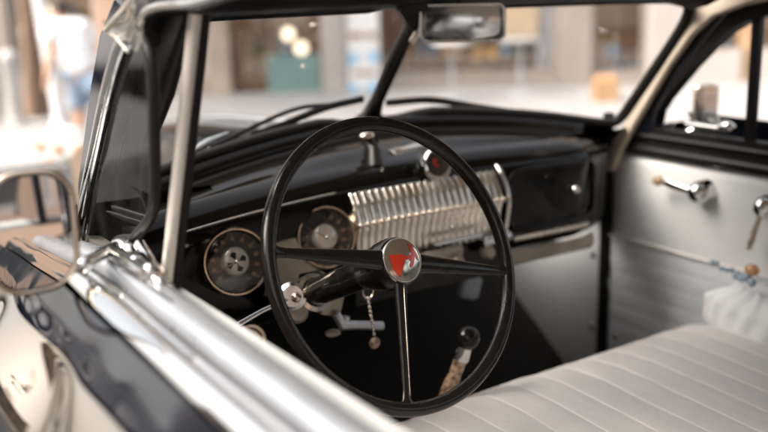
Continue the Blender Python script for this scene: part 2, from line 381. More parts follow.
# inner handles
def crank(pa, pb, name, matk='chrome'):
    q = V(pa[0], pa[1], 0, .635); py, pz = q.y, q.z; q = V(pb[0], pb[1], 0, .63); tipy, tipz = q.y, q.z
    g = MB(); g.lathe([(0, .052), (.012, .050), (.021, .042), (.026, .030), (.028, .018), (.030, .004), (.033, 0)], (.669, py, pz), (-1, 0, 0), 28)
    h = g.build(name, M['chrome'], pd)
    g = MB(); p0 = Vector((.632, py, pz)); p1 = Vector((.630, tipy, tipz))
    g.tube([p0, lerp(p0, p1, .3), lerp(p0, p1, .8), p1], [.007, .008, .0105, .008], 12, flat=.55); g.build('arm', M[matk], h)
    return h, p1
h, p1 = crank((697, 193), (664, 182), 'window_crank')
g = MB(); g.ball(p1+Vector((-.006, .014, .002)), .0125, 16, (.9, 1.2, 1)); g.build('knob', M['knob_tan'], h)
h, p1 = crank((763, 208), (749, 249), 'door_handle', 'chrome_warm')
# black edge between door and kick panel
g = MB(); g.box((.672, .551, .70), (.022, .022, .78), bev=.005); prt(g, 'door_seal', 'rubber')
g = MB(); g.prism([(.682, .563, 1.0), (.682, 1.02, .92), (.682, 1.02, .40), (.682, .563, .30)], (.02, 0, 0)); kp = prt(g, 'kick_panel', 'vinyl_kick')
for y, z in ((.60, .50), (.60, .70)): g = MB(); g.lathe([(0, .006), (.006, .005), (.009, 0)], (.681, y, z), (-1, 0, 0), 14); g.build('screw', M['chrome_worn'], kp)
g = MB(); g.lathe([(0, .006), (.007, .005), (.010, 0)], (.672, .50, .50), (-1, 0, 0), 14); g.build('screw', M['chrome_worn'], pd)
# passenger side outer wing mirror
pm = V(705, 110, 0, .86)
rz_ = Matrix.Rotation(R(-22), 3, 'Z')
g = MB(); g.box(pm, (.066, .022, .130), rot=rz_, bev=.010); pmo = prt(g, 'wing_mirror', 'chrome_warm', bevel=.004)
g = MB(); g.box(pm+rz_ @ Vector((0, -.0115, -.004)), (.050, .002, .108), rot=rz_, bev=.0006); g.build('mirror_glass', M['mirror_aged'], pmo)
g = MB(); g.tube(crom([pm+Vector((-.02, .0, -.04)), pm+Vector((-.07, .05, -.075)), (.73, .40, 1.07)], 5), .007, 10); g.build('arm', M['chrome'], pmo)
g = MB(); g.tube([(.690, .32, 1.082), (.690, .21, 1.082)], .008, 10); g.ball((.69, .21, 1.087), .018, 16, (.7, 1.3, .8)); g.box((.69, .245, 1.095), (.012, .03, .022), bev=.004); prt(g, 'vent_latch', 'chrome')

# outer skins
def side_x(z, y):
    P = [(1.085, .848), (1.06, .866), (1.0, .882), (.92, .900), (.80, .918), (.65, .920), (.5, .905), (.36, .86), (.25, .80)]
    for (z0, x0), (z1, x1) in zip(P, P[1:]):
        if z >= z1:
            t = (z0-z)/(z0-z1); x = lerp(x0, x1, t); break
    else: x = P[-1][1]
    fend = sst(-.75, .75, y)                 # pontoon wing flowing back into the door
    return x + (.035+.075*sst(-1.0, .6, y))*sst(1.035, .86, z)*sst(.1, .5, z) + fend*.05*math.exp(-((z-.62)/.24)**2) - .05*sst(.35, 1.4, y)*sst(.8, 1.05, z)
REFLECT_LOBES = [(-.30, .985, .045, .012), (-.16, 1.0, .035, -.010), (-.02, .985, .05, .014), (.12, 1.0, .04, -.010), (-.45, 1.0, .05, .008), (-.24, 1.03, .02, .003), (.02, 1.02, .03, .006)]  # surface lobes added so reflections form nested rings
rd_ = random.Random(4)
REFLECT_STRIP = [(-.75+.075*i+rd_.uniform(-.02, .02), 1.047+rd_.uniform(-.012, .012), rd_.uniform(.010, .020), rd_.choice((-1, 1))*rd_.uniform(.0015, .0035)) for i in range(16)]  # small ripples below the belt, added to swirl the paint's reflections
def wav(y, z):
    return sum(a*math.exp(-((y-dy)/(r*2.2))**2-((z-dz)/r)**2) for dy, dz, r, a in REFLECT_LOBES)
def skin(y0, y1, s, ztop=1.085, zbot=.27):
    def f(u, v): 
        y = lerp(y0, y1, u); z = lerp(ztop, zbot, v**1.7 if s < 0 else v); x = side_x(z, y)
        if s < 0: x += wav(y, z)*.5+sum(a*math.exp(-((y-dy)/(r*2.6))**2-((z-dz)/r)**2) for dy, dz, r, a in REFLECT_STRIP)
        return Vector((s*x, y, z))
    return f
for s in (-1, 1):
    g = MB(); g.grid(skin(-2.4, -.963, s), 30, 60); prt(g, 'rear_quarter_panel', 'paint', angle=60)
    if s < 0:
        g = MB(); g.grid(skin(-.957, .452, s), 220, 130); dr = prt(g, 'driver_door', 'paint', angle=60)
    else:
        g = MB(); g.grid(skin(-.957, .452, s), 60, 60); g.build('door_skin', M['paint'], pd, angle=60)
    g = MB(); g.grid(lambda u, v, s=s: Vector((s*side_x(lerp(1.06-.24*sst(0, .3, u)-.05*u, .27, v), lerp(.458, 1.9, u)), lerp(.458, 1.9, u), lerp(1.06-.24*sst(0, .3, u)-.05*u, .27, v))), 50, 60); fp = prt(g, 'front_fender', 'paint', angle=60)
    if s < 0:
        g = MB(); g.grid(lambda u, v: Vector((-(side_x(1.06-.24*sst(0, .3, u)-.05*u, lerp(.458, 1.9, u))-.42*v), lerp(.458, 1.9, u), 1.06-.24*sst(0, .3, u)*1+.005*math.sin(v*1.7)-.05*u)), 30, 14); prt(g, 'cowl_panel', 'paint')
    else:
        g = MB(); g.grid(lambda u, v: Vector(((side_x(1.06-.24*sst(0, .3, u)-.05*u, lerp(.458, 1.9, u))-.42*v), lerp(.458, 1.9, u), 1.06-.24*sst(0, .3, u)*1+.005*math.sin(v*1.7)-.05*u)), 30, 14); prt(g, 'cowl_panel', 'paint')
def spear(y0, y1, name, parent, n=60):  # chrome band added to carry the cream reflections of the bodywork
    g = MB()
    def f(u, v):
        y = lerp(y0, y1, u); z = lerp(1.036, .955, v)
        w = .0050*math.sin(y*13+v*3.5)+.0020*math.sin(y*27+v*5+1)  # waves shaped to bend the reflections into contours
        return Vector((-(side_x(z, y)+.003+wav(y, z)*.95+(.014+w)*math.sin(math.pi*v)**.7), y, z+.004*math.sin(y*9)))
    g.grid(f, n*2, 36); return g.build(name, M['chrome_cream'], parent, angle=80)
spear(-.957, .452, 'reflection_moulding', dr, 120); spear(-2.35, -.963, 'reflection_moulding', car)
# driver door top: inner garnish, window slot, chrome belt
def sweep(prof, path, name, m, parent, angle=75):
    """prof: (dx,dz) with dx measured outboard; path: points"""
    g = MB(); P = path; k = len(prof)
    vs_ = [Vector((p.x-a, p.y, p.z+b)) for p in P for a, b in prof]
    fs = [(i*k+j, (i+1)*k+j, (i+1)*k+j+1, i*k+j+1) for i in range(len(P)-1) for j in range(k-1)]
    g.add(vs_, fs); g.add([Vector((P[-1].x-a, P[-1].y, P[-1].z+b)) for a, b in prof], [tuple(range(k))]); return g.build(name, M[m], parent, angle=angle)
pth = [Vector((-.749, y, 1.09)) for y in (-.96, -.7, -.5, -.3, -.15)] + [Vector((-.744, -.02, 1.085)), Vector((-.740, .08, 1.075)), Vector((-.735, .22, 1.055))]
pr_s = [(-.012, -.09), (-.006, -.03), (-.001, -.010), (.006, .000), (.014, .004), (.024, .0045), (.034, .003), (.041, -.003), (.0425, -.022)]
sweep([Vector(a) for a in pr_s] if 0 else pr_s, pth, 'window_sill', 'sill_metal', dr)
sweep([(.0425, -.020), (.044, -.012), (.051, -.012), (.0525, -.020)], pth, 'window_slot', 'rubber', dr)
bl = [Vector((-.749+.0012*math.sin(y_*.31), -.96+y_*.03, 1.09+.0010*math.sin(y_*.47+1))) for y_ in range(28)] + [Vector((-.747, .0, 1.084)), Vector((-.744, .15, 1.074)), Vector((-.738, .32, 1.06)), Vector((-.735, .452, 1.05))]
pr_b = [(.052, -.020), (.0530, -.008), (.0555, -.001), (.059, .0015), (.0625, .000), (.0645, -.003), (.0665, -.001), (.070, .0045), (.075, .0065), (.080, .0055), (.0855, .0015), (.091, -.005), (.0955, -.013), (.0990, -.022), (.1005, -.032)]
sweep(pr_b, bl, 'belt_moulding', 'chrome', dr)
g = MB(); g.tube([(-.802+.0, y, 1.0935) for y in (-.96, -.3, -.1)], .0016, 6); 
# vent division bar and vent pane
g = MB()
b0, b1 = V(166, 287, 0, -.72), V(195, 14, 0, -.672)
vb = (b1-b0).normalized()
g = MB(); g.tube([b0-vb*.02, lerp(b0, b1, .33), lerp(b0, b1, .66), b1+vb*.0], .0085, 14, flat=.9, up=(-1, -.4, 0)); prt(g, 'vent_bar', 'bar_metal', parent=dr)
off = Vector((.012, .006, 0))
g = MB(); g.tube([b0-vb*.02+off, b1+vb*.0+off], .0100, 10, flat=.9); prt(g, 'vent_bar_channel', 'rubber', parent=dr)
pane = [V(px, py, 0, -.724) for px, py in ((84, 240), (92, 196), (102, 150), (112, 104), (122, 66), (131, 42), (141, 36), (149, 52), (153, 80), (154.5, 140), (155, 195), (150, 218), (131, 243), (108, 262), (92, 262))]
c0 = sum(pane, Vector())/len(pane)
g = MB(); g.add(pane+[c0], [(i, (i+1) % len(pane), len(pane)) for i in range(len(pane))]); vw = prt(g, 'vent_window', 'glass_vent', parent=dr)
g = MB(); g.tube(crom(pane[6:13], 6), .0072, 10); g.build('rubber_edge', M['rubber'], dr)
g = MB(); g.tube(crom([p+Vector((-.0055, -.001, 0)) for p in pane[6:13]], 6), .0007, 8); g.build('edge_strip', M['chrome_worn'], dr)
g = MB(); g.tube(crom([p+Vector((-.002, .024, 0)) for p in pane[:7]], 6), .0095, 12); g.tube(crom([p+Vector((-.006, .004, 0)) for p in pane[:6]], 6), .0035, 8); g.build('vent_frame', M['chrome_worn'], dr)
g = MB(); g.tube(crom([p+Vector((.020, .020, -.004)) for p in pane[:7]], 6), .012, 10); g.build('weather_strip', M['rubber'], dr)
# chrome hardware at the foot of the pane
g = MB()
hb = V(122, 250, 0, -.742)
g.ball(hb, .021, 20, (.8, 1.2, .8)); g.ball(V(130, 252, 0, -.738), .013, 16)
g.tube(crom([V(140, 245, 0, -.73), V(148, 258, 0, -.735), V(158, 278, 0, -.74), V(172, 292, 0, -.745)], 5), [.008]*15+[.006], 10)
g.box(V(146, 268, 0, -.76), (.022, .10, .018), rot=Matrix.Rotation(-.05, 3, 'Z'), bev=.005)
g.box(V(128, 262, 0, -.772), (.016, .13, .014), bev=.004)
for px, py in ((136, 262), (150, 270), (160, 284)): g.ball(V(px, py, 0, -.765), .009, 12)
g.build('vent_hinge', M['chrome'], dr)
g = MB(); g.box(V(150, 288, 0, -.775), (.012, .16, .010), bev=.003); g.build('hinge_cover', M['chrome_worn'], dr)

# driver wing mirror
mc = V(36, 232, 1, -.085)
fw = (CAM-mc).normalized(); nrm = Vector((-.045, -1, .085)).normalized()
ux = Vector((0, 0, 1)).cross(nrm).normalized(); uy = nrm.cross(ux)
def rr(cx_, a, b, r, k=6, sk=0):
    out = []
    for qx, qy, st in ((1, 1, 0), (-1, 1, 90), (-1, -1, 180), (1, -1, 270)):
        for i in range(k+1):
            t = R(st+90*i/k); x = qx*(a-r)+r*math.cos(t); y = qy*(b-r)+r*math.sin(t); out.append(cx_+ux*(x+sk*y)+uy*y)
    return out
lp = rr(mc+ux*-.004, .046, .0655, .036, 8, .04)
g = MB(); g.add(lp, [tuple(range(len(lp)))]); 
gk_ = MB().tube([p+nrm*.0012+(mc-p)*.035 for p in lp], .0016, 8, closed=True)
wm = prt(MB().tube(lp, .0036, 12, closed=True), 'wing_mirror', 'chrome_warm')
g.build('mirror_glass', M['mirror'], wm); gk_.build('gasket', M['rubber'], wm)
back = [[p-nrm*.006 for p in lp]] + [[mc+(p-mc)*q-nrm*h for p in lp] for q, h in ((.98, .016), (.86, .034), (.6, .046), (.2, .052))]
g = MB(); vv = [p for r_ in back for p in r_]; k = len(lp)
g.add(vv, [(i*k+j, i*k+(j+1) % k, (i+1)*k+(j+1) % k, (i+1)*k+j) for i in range(4) for j in range(k)]+[tuple(4*k+j for j in range(k))]); g.build('shell', M['chrome'], wm)
g = MB(); a0 = mc+ux*.047-uy*.045-nrm*.004
g.tube(crom([a0, V(88, 262, 1, -.06), V(102, 254, 1, -.02), V(118, 246, 0, -.745)], 6), [.008]*19, 12)
g.ball(a0, .011, 14); g.build('arm', M['chrome'], wm)

# bonnet
def bon(u, v):
    x = lerp(-.52, .52, u); y = lerp(.66, 2.5, v); ax = abs(x)
    z = 1.082-.02*v-.14*sst(.12, .52, ax)-.17*v*v - .62*ax**3
    return Vector((x*(1-.35*v), y-.16*ax*(1-v), z))
g = MB(); g.grid(bon, 40, 50); bn = prt(g, 'bonnet', 'paint', angle=60)
g = MB(); g.tube([Vector((0, y, bon(.5, (y-.66)/1.84).z+.006)) for y in (.74, 1.0, 1.4, 1.8, 2.2, 2.45)], .016, 10, flat=.5); g.build('centre_strip', M['chrome'], bn)
# cowl panel between bonnet and windscreen
g = MB(); g.grid(lambda u, v: Vector((lerp(-.66, .66, u), lerp(.70, .61, v)-.19*abs(lerp(-.66, .66, u)), lerp(1.09, 1.128, v)-.18*lerp(-.66, .66, u)**2)), 30, 6); cw = prt(g, 'scuttle', 'paint')
# wipers
def wiper(pts, arm, lab):
    g = MB(); g.tube(crom(pts, 6), .0078, 8, flat=.45, up=(0, 0, 1)); w = prt(g, 'wiper', 'rubber')
    g = MB(); g.tube(crom(arm, 5), .0048, 8); g.build('arm', M['black_satin'], w)
    g = MB(); g.ball(arm[-1], .011, 12); g.build('pivot', M['chrome_worn'], w)
wiper([V(251, 136, 1, .62), V(285, 124, 1, .625), V(325, 108, 1, .63), V(363, 99, 1, .635)], [V(330, 105, 1, .64), V(300, 108, 1, .645), V(268, 120, 1, .65), V(205, 150, 1, .60)], '')
wiper([V(386, 103, 1, .66), V(430, 100, 1, .63), V(470, 106, 1, .59), V(505, 111, 1, .56)], [V(425, 101, 1, .64), V(450, 104, 1, .63), V(480, 112, 1, .60), V(520, 118, 1, .58)], '')
g = MB(); g.tube(crom([V(192, 152, 1, .58), V(210, 141, 1, .59), V(228, 133, 1, .60)], 4), [.008]*5+[.006, .005, .004, .003], 10); prt(g, 'washer_jet', 'chrome_worn')

# ---------------- dashboard
def yd(x):
    return .40-.25*x*x if x < 0 else .40-.04*x*x+(.95*(x-.50)+.03*math.exp(-((x-.5)/.05)**2) if x > .5 else .03*math.exp(-((x-.5)/.05)**2))
def dash_prof(x):
    ys = .62-.19*abs(x); z0 = zb(x); q = yd(x)
    Q = [(ys+.03, z0-.006), (ys-.008, z0-.004), (ys-.026, z0-.016), (ys-.034, z0-.034), (ys-.070, z0-.040), (ys-.105, z0-.046), (q+.052, 1.074-.06*x*x), (q+.018, 1.062-.06*x*x),
            (q-.003, 1.040-.05*x*x), (q-.006, 1.01), (q, .96), (q+.004, .90), (q+.006, .865), (q+.014, .838), (q+.04, .828), (q+.09, .826)]
    for i in range(8, -1, -1): Q[i] = (max(Q[i][0], Q[i+1][0]+.002), Q[i][1])
    return Q
NV = 15*5
def dashf(u, v):
    x = lerp(-.662, .662, u); P = dash_prof(x); k = v*15; i = min(14, int(k)); f = k-i
    p0 = Vector((0, *P[max(0, i-1)])); p1 = Vector((0, *P[i])); p2 = Vector((0, *P[i+1])); p3 = Vector((0, *P[min(15, i+2)]))
    q = .5*((2*p1)+(p2-p0)*f+(2*p0-5*p1+4*p2-p3)*f*f+(3*p1-p0-3*p2+p3)*f**3)
    return Vector((x, q.y, q.z))
g = MB(); g.grid(dashf, 90, NV); dash = prt(g, 'dashboard', 'dash_paint', angle=70)
dsub = lambda mb, name, m, **k: mb.build(name, M[m], dash, **k)
# thin bright bead along the dash brow
g = MB(); g.tube([dashf(u/40, 8.2/15)+Vector((0, -.0015, 0)) for u in range(3, 14)], .0018, 6); dsub(g, 'bead_strip', 'chrome_warm')
# gauges
def dn(x): return Vector((.5*x*-1, -1, .16)).normalized()
def gauge(cxp, star):
    c = cxp; nn = Vector((-.12, -1, .22)).normalized(); ux_ = Vector((0, 0, 1)).cross(nn).normalized(); ux_ = -ux_ if ux_.x < 0 else ux_; uy_ = nn.cross(ux_); uy_ = -uy_ if uy_.z < 0 else uy_
    g = MB(); g.lathe([(.050, .000), (.053, .010), (.0555, .016), (.058, .016), (.0605, .010), (.0615, -.012)], c, nn, 56); bz = dsub(g, 'gauge', 'chrome_warm')
    g = MB(); g.lathe([(0, .001), (.0515, .002), (.0525, .012)], c, nn, 48); dsub(g, 'gauge_face', 'gauge_face')
    g = MB(); g.lathe([(0, .012), (.010, .0125), (.020, .011), (.025, .007), (.026, .002)], c, nn, 40); dsub(g, 'gauge_centre', 'gauge_inner')
    g = MB()
    for i in range(11):
        a = R(-40+26*i); d = ux_*math.cos(a)+uy_*math.sin(a); e = -ux_*math.sin(a)+uy_*math.cos(a)
        p = c+d*.040+nn*.0035; g.prism([p-e*.0035-d*.004, p+e*.0035-d*.004, p+e*.003+d*.004, p-e*.003+d*.004], nn*.0008)
        p = c+d*.048+nn*.0035; g.prism([p-e*.0007-d*.003, p+e*.0007-d*.003, p+e*.0007+d*.003, p-e*.0007+d*.003], nn*.0008)
    dsub(g, 'gauge_marks', 'gauge_mark')
    if star:
        g = MB()
        for i in range(4):
            a = R(20+90*i); d = ux_*math.cos(a)+uy_*math.sin(a); e = -ux_*math.sin(a)+uy_*math.cos(a); p = c+nn*.0135
            g.prism([p+d*.004, p+d*.015-e*.0065, p+d*.019, p+d*.015+e*.0065], nn*.0006)
        dsub(g, 'gauge_pattern', 'black_satin')
    g = MB(); g.ball(c+nn*.0145, .0042, 12); dsub(g, 'gauge_pin', 'chrome')
    g = MB(); a = R(200 if star else 150); d = ux_*math.cos(a)+uy_*math.sin(a); e = -ux_*math.sin(a)+uy_*math.cos(a); p = c+nn*.0140
    g.prism([p-e*.0012, p+e*.0012, p+d*.044+e*.0004, p+d*.044-e*.0004], nn*.001); dsub(g, 'gauge_needle', 'gauge_mark')
    g = MB(); g.lathe([(0, .0165), (.03, .0160), (.0535, .0135)], c, nn, 40); dsub(g, 'gauge_lens', 'glass_gauge')
gA = Vector((-.467, .330, .951)); gB = Vector((-.262, .376, .952))
gauge(gA, True); gauge(gB, False)
# pale instrument plate between and below the gauges
g = MB(); pl = [(270, 243), (296, 238), (306, 262), (330, 276), (345, 272), (342, 300), (300, 305), (262, 296), (266, 270)]
g.prism([V(a, b, 1, .366) for a, b in pl], (0, .012, 0)); dsub(g, 'instrument_plate', 'beige_panel', bevel=.003)
# small round vent knob low left
c = Vector((-.45, .325, .805)); g = MB(); g.lathe([(.010, .004), (.018, .004), (.022, .010), (.027, .010), (.030, .004), (.030, -.02)], c, (-.2, -1, .2), 32); g.lathe([(0, .003), (.011, .004)], c, (-.2, -1, .2), 24); dsub(g, 'light_knob', 'chrome_warm')
# ribbed radio grille
NR = 22
def gr(u, v):
    x = lerp(-.205, .172, u)
    prof = [(.030, 1.036), (.012, 1.034), (-.006, 1.026), (-.022, 1.004), (-.034, .978), (-.038, .968), (-.036, .958), (-.030, .94), (-.027, .91), (-.026, .885), (-.01, .876)]
    k = v*10; i = min(9, int(k)); f = k-i; a, b = prof[i], prof[i+1]
    c = (u*NR) % 1.0; rib = (math.sin(math.pi*c))**.55
    amt = .0065 if v > .1 else .0065*v*10
    y = yd(x)+lerp(a[0], b[0], f)-(rib-.6)*amt; z = lerp(a[1], b[1], f)
    e = sst(0, .02, u)*sst(1, .98, u); y += (1-e)*.02
    return Vector((x, y, z))
g = MB(); g.grid(gr, NR*10, 50); dsub(g, 'radio_grille', 'grille_metal', angle=75)
g = MB()
for i in range(NR):
    x = lerp(-.205, .172, (i+.5)/NR); g.ball((x, yd(x)-.0435, .969), .0052, 12, (1, .8, 1.1))
dsub(g, 'rib_bead', 'chrome_warm')
g = MB(); 
for x0 in (.175,): g.tube(crom([(x0, yd(x0)+.02, 1.038), (x0, yd(x0)-.01, 1.030), (x0, yd(x0)-.034, 1.00), (x0, yd(x0)-.046, .965), (x0, yd(x0)-.04, .92), (x0, yd(x0)-.03, .88)], 5), .0045, 12)
dsub(g, 'grille_end', 'chrome_worn')
# radio fascia under the grille
g = MB(); g.grid(lambda u, v: Vector((lerp(-.20, .19, u), yd(lerp(-.2, .19, u))-.030+.012*v, lerp(.882, .800, v))), 20, 8); dsub(g, 'radio_fascia', 'dash_paint')
g = MB(); g.tube([(-.125, .352, .874), (.045, .352, .878)], .014, 14, flat=.6); dsub(g, 'radio_bar', 'beige_panel')
g = MB(); g.tube([(-.03, .345, .905), (.088, .340, .907)], .0055, 10); dsub(g, 'chrome_bar', 'chrome')
g = MB(); g.tube([(.098, .345, .884), (.172, .345, .890)], .010, 10, flat=.7); dsub(g, 'chrome_bar', 'chrome')
for x, z, r_ in ((.028, .856, .017), (.112, .862, .014), (-.10, .852, .012)):
    g = MB(); g.lathe([(0, .030), (r_*.7, .029), (r_, .022), (r_, .008), (r_*.6, 0)], (x, .362, z), (0, -1, .1), 24); dsub(g, 'radio_knob', 'beige_panel')
g = MB(); g.box((.105, .40, .775), (.05, .03, .055), rot=Matrix.Rotation(R(18), 3, 'Y'), bev=.012); dsub(g, 'ashtray', 'greyish_knob', bevel=.004)
g = MB(); g.tube([(.09, .43, .83), (.10, .415, .80)], .010, 10); dsub(g, 'ashtray_bracket', 'black_satin')
# glovebox: door with raised rim, lower lip
def rrx(x0, x1, z0, z1, r_, dy):
    out = []
    for qx, qz, st in ((x1-r_, z1-r_, 0), (x0+r_, z1-r_, 90), (x0+r_, z0+r_, 180), (x1-r_, z0+r_, 270)):
        for i in range(7):
            t = R(st+15*i); x = qx+r_*math.cos(t); out.append(Vector((x, yd(x)+dy, qz+r_*math.sin(t))))
    return out
gb = rrx(.205, .475, .885, 1.018, .034, -.010)
g = MB(); g.tube(gb, .006, 10, closed=True); gd = dsub(g, 'glovebox_rim', 'dash_paint')
g = MB(); g.prism([p+Vector((0, .002, 0)) for p in gb], (0, .008, 0)); dsub(g, 'glovebox_door', 'paint_black')
g = MB(); g.ball((.36, .345, .965), .010, 14); g.tube([(.36, .352, .965), (.36, .37, .965)], .007, 10); dsub(g, 'glovebox_button', 'chrome_worn')
g = MB(); g.tube([(x, yd(x)-.030, .872) for x in (.20, .28, .36, .42)], .006, 10); dsub(g, 'lower_lip', 'chrome_warm')
g = MB(); g.grid(lambda u, v: Vector((lerp(.19, .47, u), yd(lerp(.19, .47, u))-.010-.008*v, lerp(.838, .812, v))), 16, 4); dsub(g, 'parcel_ledge', 'beige_panel', solid=.006)
# under-dash shelf and firewall
g = MB(); g.grid(lambda u, v: Vector((lerp(.10, .47, u), lerp(.40, .60, v), .806-.03*v)), 12, 4); dsub(g, 'parcel_shelf', 'black_satin', solid=.01)
# dash top details: compass pod, defroster bracket
cc = V(436, 163, 1, .385); nn = Vector((-.25, -1, .18)).normalized()
g = MB(); g.lathe([(.0245, .006), (.0255, .012), (.0295, .014), (.0335, .009), (.034, -.004), (.028, -.04), (.018, -.055), (0, -.058)], cc, nn, 40); cp = prt(g, 'compass', 'chrome_worn')
g = MB(); g.lathe([(0, .006), (.0245, .0065)], cc, nn, 32); g.build('dial', M['gauge_face'], cp)
ux_ = Vector((1, -.25, 0)).normalized(); uy_ = nn.cross(ux_); uy_ = -uy_ if uy_.z < 0 else uy_
g = MB(); g.box(cc+nn*.009+ux_*(-.006)+uy_*.004, (.006, .002, .010)); g.box(cc+nn*.009+ux_*(-.002)+uy_*(-.005), (.006, .002, .004)); g.build('dial_mark', M['red_enamel'], cp)
g = MB(); g.box(V(408, 148, 1, .41), (.085, .03, .010), rot=Matrix.Rotation(-.12, 3, 'Y'), bev=.004); g.build('mount', M['chrome_worn'], cp)
g = MB(); g.tube([V(375, 168, 1, .43), V(374, 150, 1, .45), V(368, 140, 1, .47)], [.016, .013, .010], 12); dk = dsub(g, 'mirror_post', 'black_satin')
g = MB(); g.ball(V(367, 136, 1, .46), .013, 14, (1.3, 1, .7)); dsub(g, 'dash_knob', 'chrome_warm')

# interior mirror
im = V(462, 22.5, 1, .335); inn_ = (Vector((-.78, -.92, -.06))).normalized(); ux = Vector((0, 0, 1)).cross(inn_).normalized(); ux = (ux+Vector((0, 0, .0))).normalized(); uy = inn_.cross(ux)
ux = -ux if ux.x < 0 else ux; uy = -uy if uy.z < 0 else uy
lp = rr(im, .081, .0345, .013, 6)
def dome(p, h): q = p-im; return p+inn_*(h*(1-(q.length/.09)**2))
g = MB(); g.tube(lp, .0035, 10, closed=True); imo = prt(g, 'rearview_mirror', 'chrome_worn')
def imf(u, v):
    a, b = u*2-1, v*2-1
    return im+ux*(a*.0815*math.sqrt(1-.10*b*b))+uy*(b*.035*math.sqrt(1-.04*a*a))+inn_*(.001+.016*(1-a*a)*.9+.004*(1-b*b)-.014)
g = MB(); g.grid(imf, 40, 20); g.build('mirror_glass', M['mirror_aged'], imo, angle=80)
k = len(lp)
rings = [(1, .0), (.96, .012), (.8, .02), (.4, .024), (.02, .025)]; g = MB()
g.add([im+(p-im)*q-inn_*h for q, h in rings for p in lp], [(i*k+j, i*k+(j+1) % k, (i+1)*k+(j+1) % k, (i+1)*k+j) for i in range(4) for j in range(k)]); g.build('shell', M['chrome_worn'], imo, angle=80)
g = MB(); g.tube([im-inn_*.02+Vector((0, 0, .01)), im-inn_*.03+Vector((-.01, .02, .06))], .007, 10); g.build('stem', M['chrome_worn'], imo)

# ---------------- steering wheel
W = Vector((-.342, 0, 1.005)); wn = Vector((.095, -.906, .413)).normalized(); wu = Vector((.995, .105, 0)); wu = (wu-wn*wu.dot(wn)).normalized(); wv = wn.cross(wu); wv = -wv if wv.z < 0 else wv
RR = .2195
def wp(a, r_, h=0): return W + (wu*math.cos(a)+wv*math.sin(a))*r_ + wn*h
# rim: slightly ribbed finger grips at the back
g = MB(); N = 144; n_ = 18; vv = []; ff = []
for i in range(N):
    a = 2*math.pi*i/N; rd = wu*math.cos(a)+wv*math.sin(a)
    for k in range(n_):
        b = 2*math.pi*k/n_; rr_ = .0112+.0004*math.sin(b*2)
        vv.append(W+rd*(RR+math.cos(b)*rr_)+wn*(math.sin(b)*rr_*1.02))
for i in range(N):
    for k in range(n_):
        ff.append((i*n_+k, ((i+1) % N)*n_+k, ((i+1) % N)*n_+(k+1) % n_, i*n_+(k+1) % n_))
g.add(vv, ff); sw = prt(g, 'steering_wheel', 'wheel_plastic', angle=80)
for ang in (164.6, -15.8, -105.9):
    a = R(ang); thin = ang < -90
    rs = [.020, .045, .080, .120, .160, .190, .204, .211]
    wd_ = [.0155, .0150, .0130, .0110, .0090, .0075, .0085, .0125] if not thin else [.0125, .0105, .0090, .0082, .0074, .0068, .0080, .0120]
    g = MB(); g.tube([wp(a, r_, lerp(.002, .0, min(1, r_/.2))) for r_ in rs], wd_, 20, flat=.62, up=tuple(wv if not thin else wu))
    g.build('spoke', M['wheel_plastic'], sw, angle=80)
    g = MB(); e = wu*-math.sin(a)+wv*math.cos(a)
    if thin: g.tube([wp(a, r_, lerp(.002, 0, r_/.2)+.0060)+e*.002 for r_ in (.035, .08, .12, .16, .20)], .0008, 8); g.build('spoke_highlight', M['chrome_warm'], sw)  # thin warm strip stands in for the lower spoke's edge highlight
g = MB(); g.lathe([(.026, -.085), (.033, -.06), (.038, -.035), (.040, -.012), (.038, .002), (.0355, .008), (.032, .010), (.01, .010)], W, wn, 48); g.build('hub', M['wheel_plastic'], sw, angle=60)
CAP0 = .010
def caph(r_): return CAP0+.0065*(1-(r_/.0335)**2)
g = MB(); g.lathe([(.0350, CAP0-.004), (.0360, CAP0-.001), (.0350, CAP0+.002)]+[(r_, caph(r_)+.001) for r_ in (.0337, .0320, .028, .024, .018, .012, .006, 0)], W, wn, 56); g.build('hub_cap', M['silver_cap'], sw, angle=80)
def capmark(pts, name):
    P = []
    for X, Y in pts:
        r = w_of(Vector((360+X/6.175-384, 220+Y/6.175-216, F_PX))); c = W+wn*(CAP0+.008); t = (c-CAM).dot(wn)/r.dot(wn); q = CAM+r*t-c
        P.append((q.dot(wu), q.dot(wv)))
    cxm = CAPC; P = [((x-cxm[0]), (y-cxm[1])) for x, y in P]
    # dense fan so the enamel follows the dome
    tri = tessellate_polygon([[Vector((x, y, 0)) for x, y in P]]); bm = bmesh.new(); vs_ = [bm.verts.new((x, y, 0)) for x, y in P]
    for t in tri:
        try: bm.faces.new([vs_[i] for i in t])
        except ValueError: pass
    for _ in range(3): bmesh.ops.subdivide_edges(bm, edges=[e for e in bm.edges if e.calc_length() > .003], cuts=1, use_grid_fill=True)
    bmesh.ops.triangulate(bm, faces=bm.faces)
    bm.verts.index_update(); g = MB()
    g.add([W+wu*v.co.x+wv*v.co.y+wn*(caph(min(.033, v.co.xy.length))+.0014) for v in bm.verts], [tuple(v.index for v in f.verts) for f in bm.faces]); bm.free()
    return g.build(name, M['red_enamel'], sw)
r = w_of(Vector((360+275/6.175-384, 220+243/6.175-216, F_PX))); c = W+wn*(CAP0+.008); t = (c-CAM).dot(wn)/r.dot(wn); q = CAM+r*t-c; CAPC = (q.dot(wu)*.5, q.dot(wv)*.5)
capmark([(186, 213), (262, 211), (284, 224), (274, 272), (258, 346), (238, 333), (212, 300)], 'emblem')
capmark([(x_-16, y_) for x_, y_ in [(316, 138), (338, 148), (352, 172), (370, 192), (384, 218), (388, 246), (372, 240), (360, 218), (356, 250), (350, 276), (334, 294), (322, 284), (330, 254), (316, 242), (302, 246), (300, 224), (318, 212), (338, 214), (328, 180)]], 'emblem')
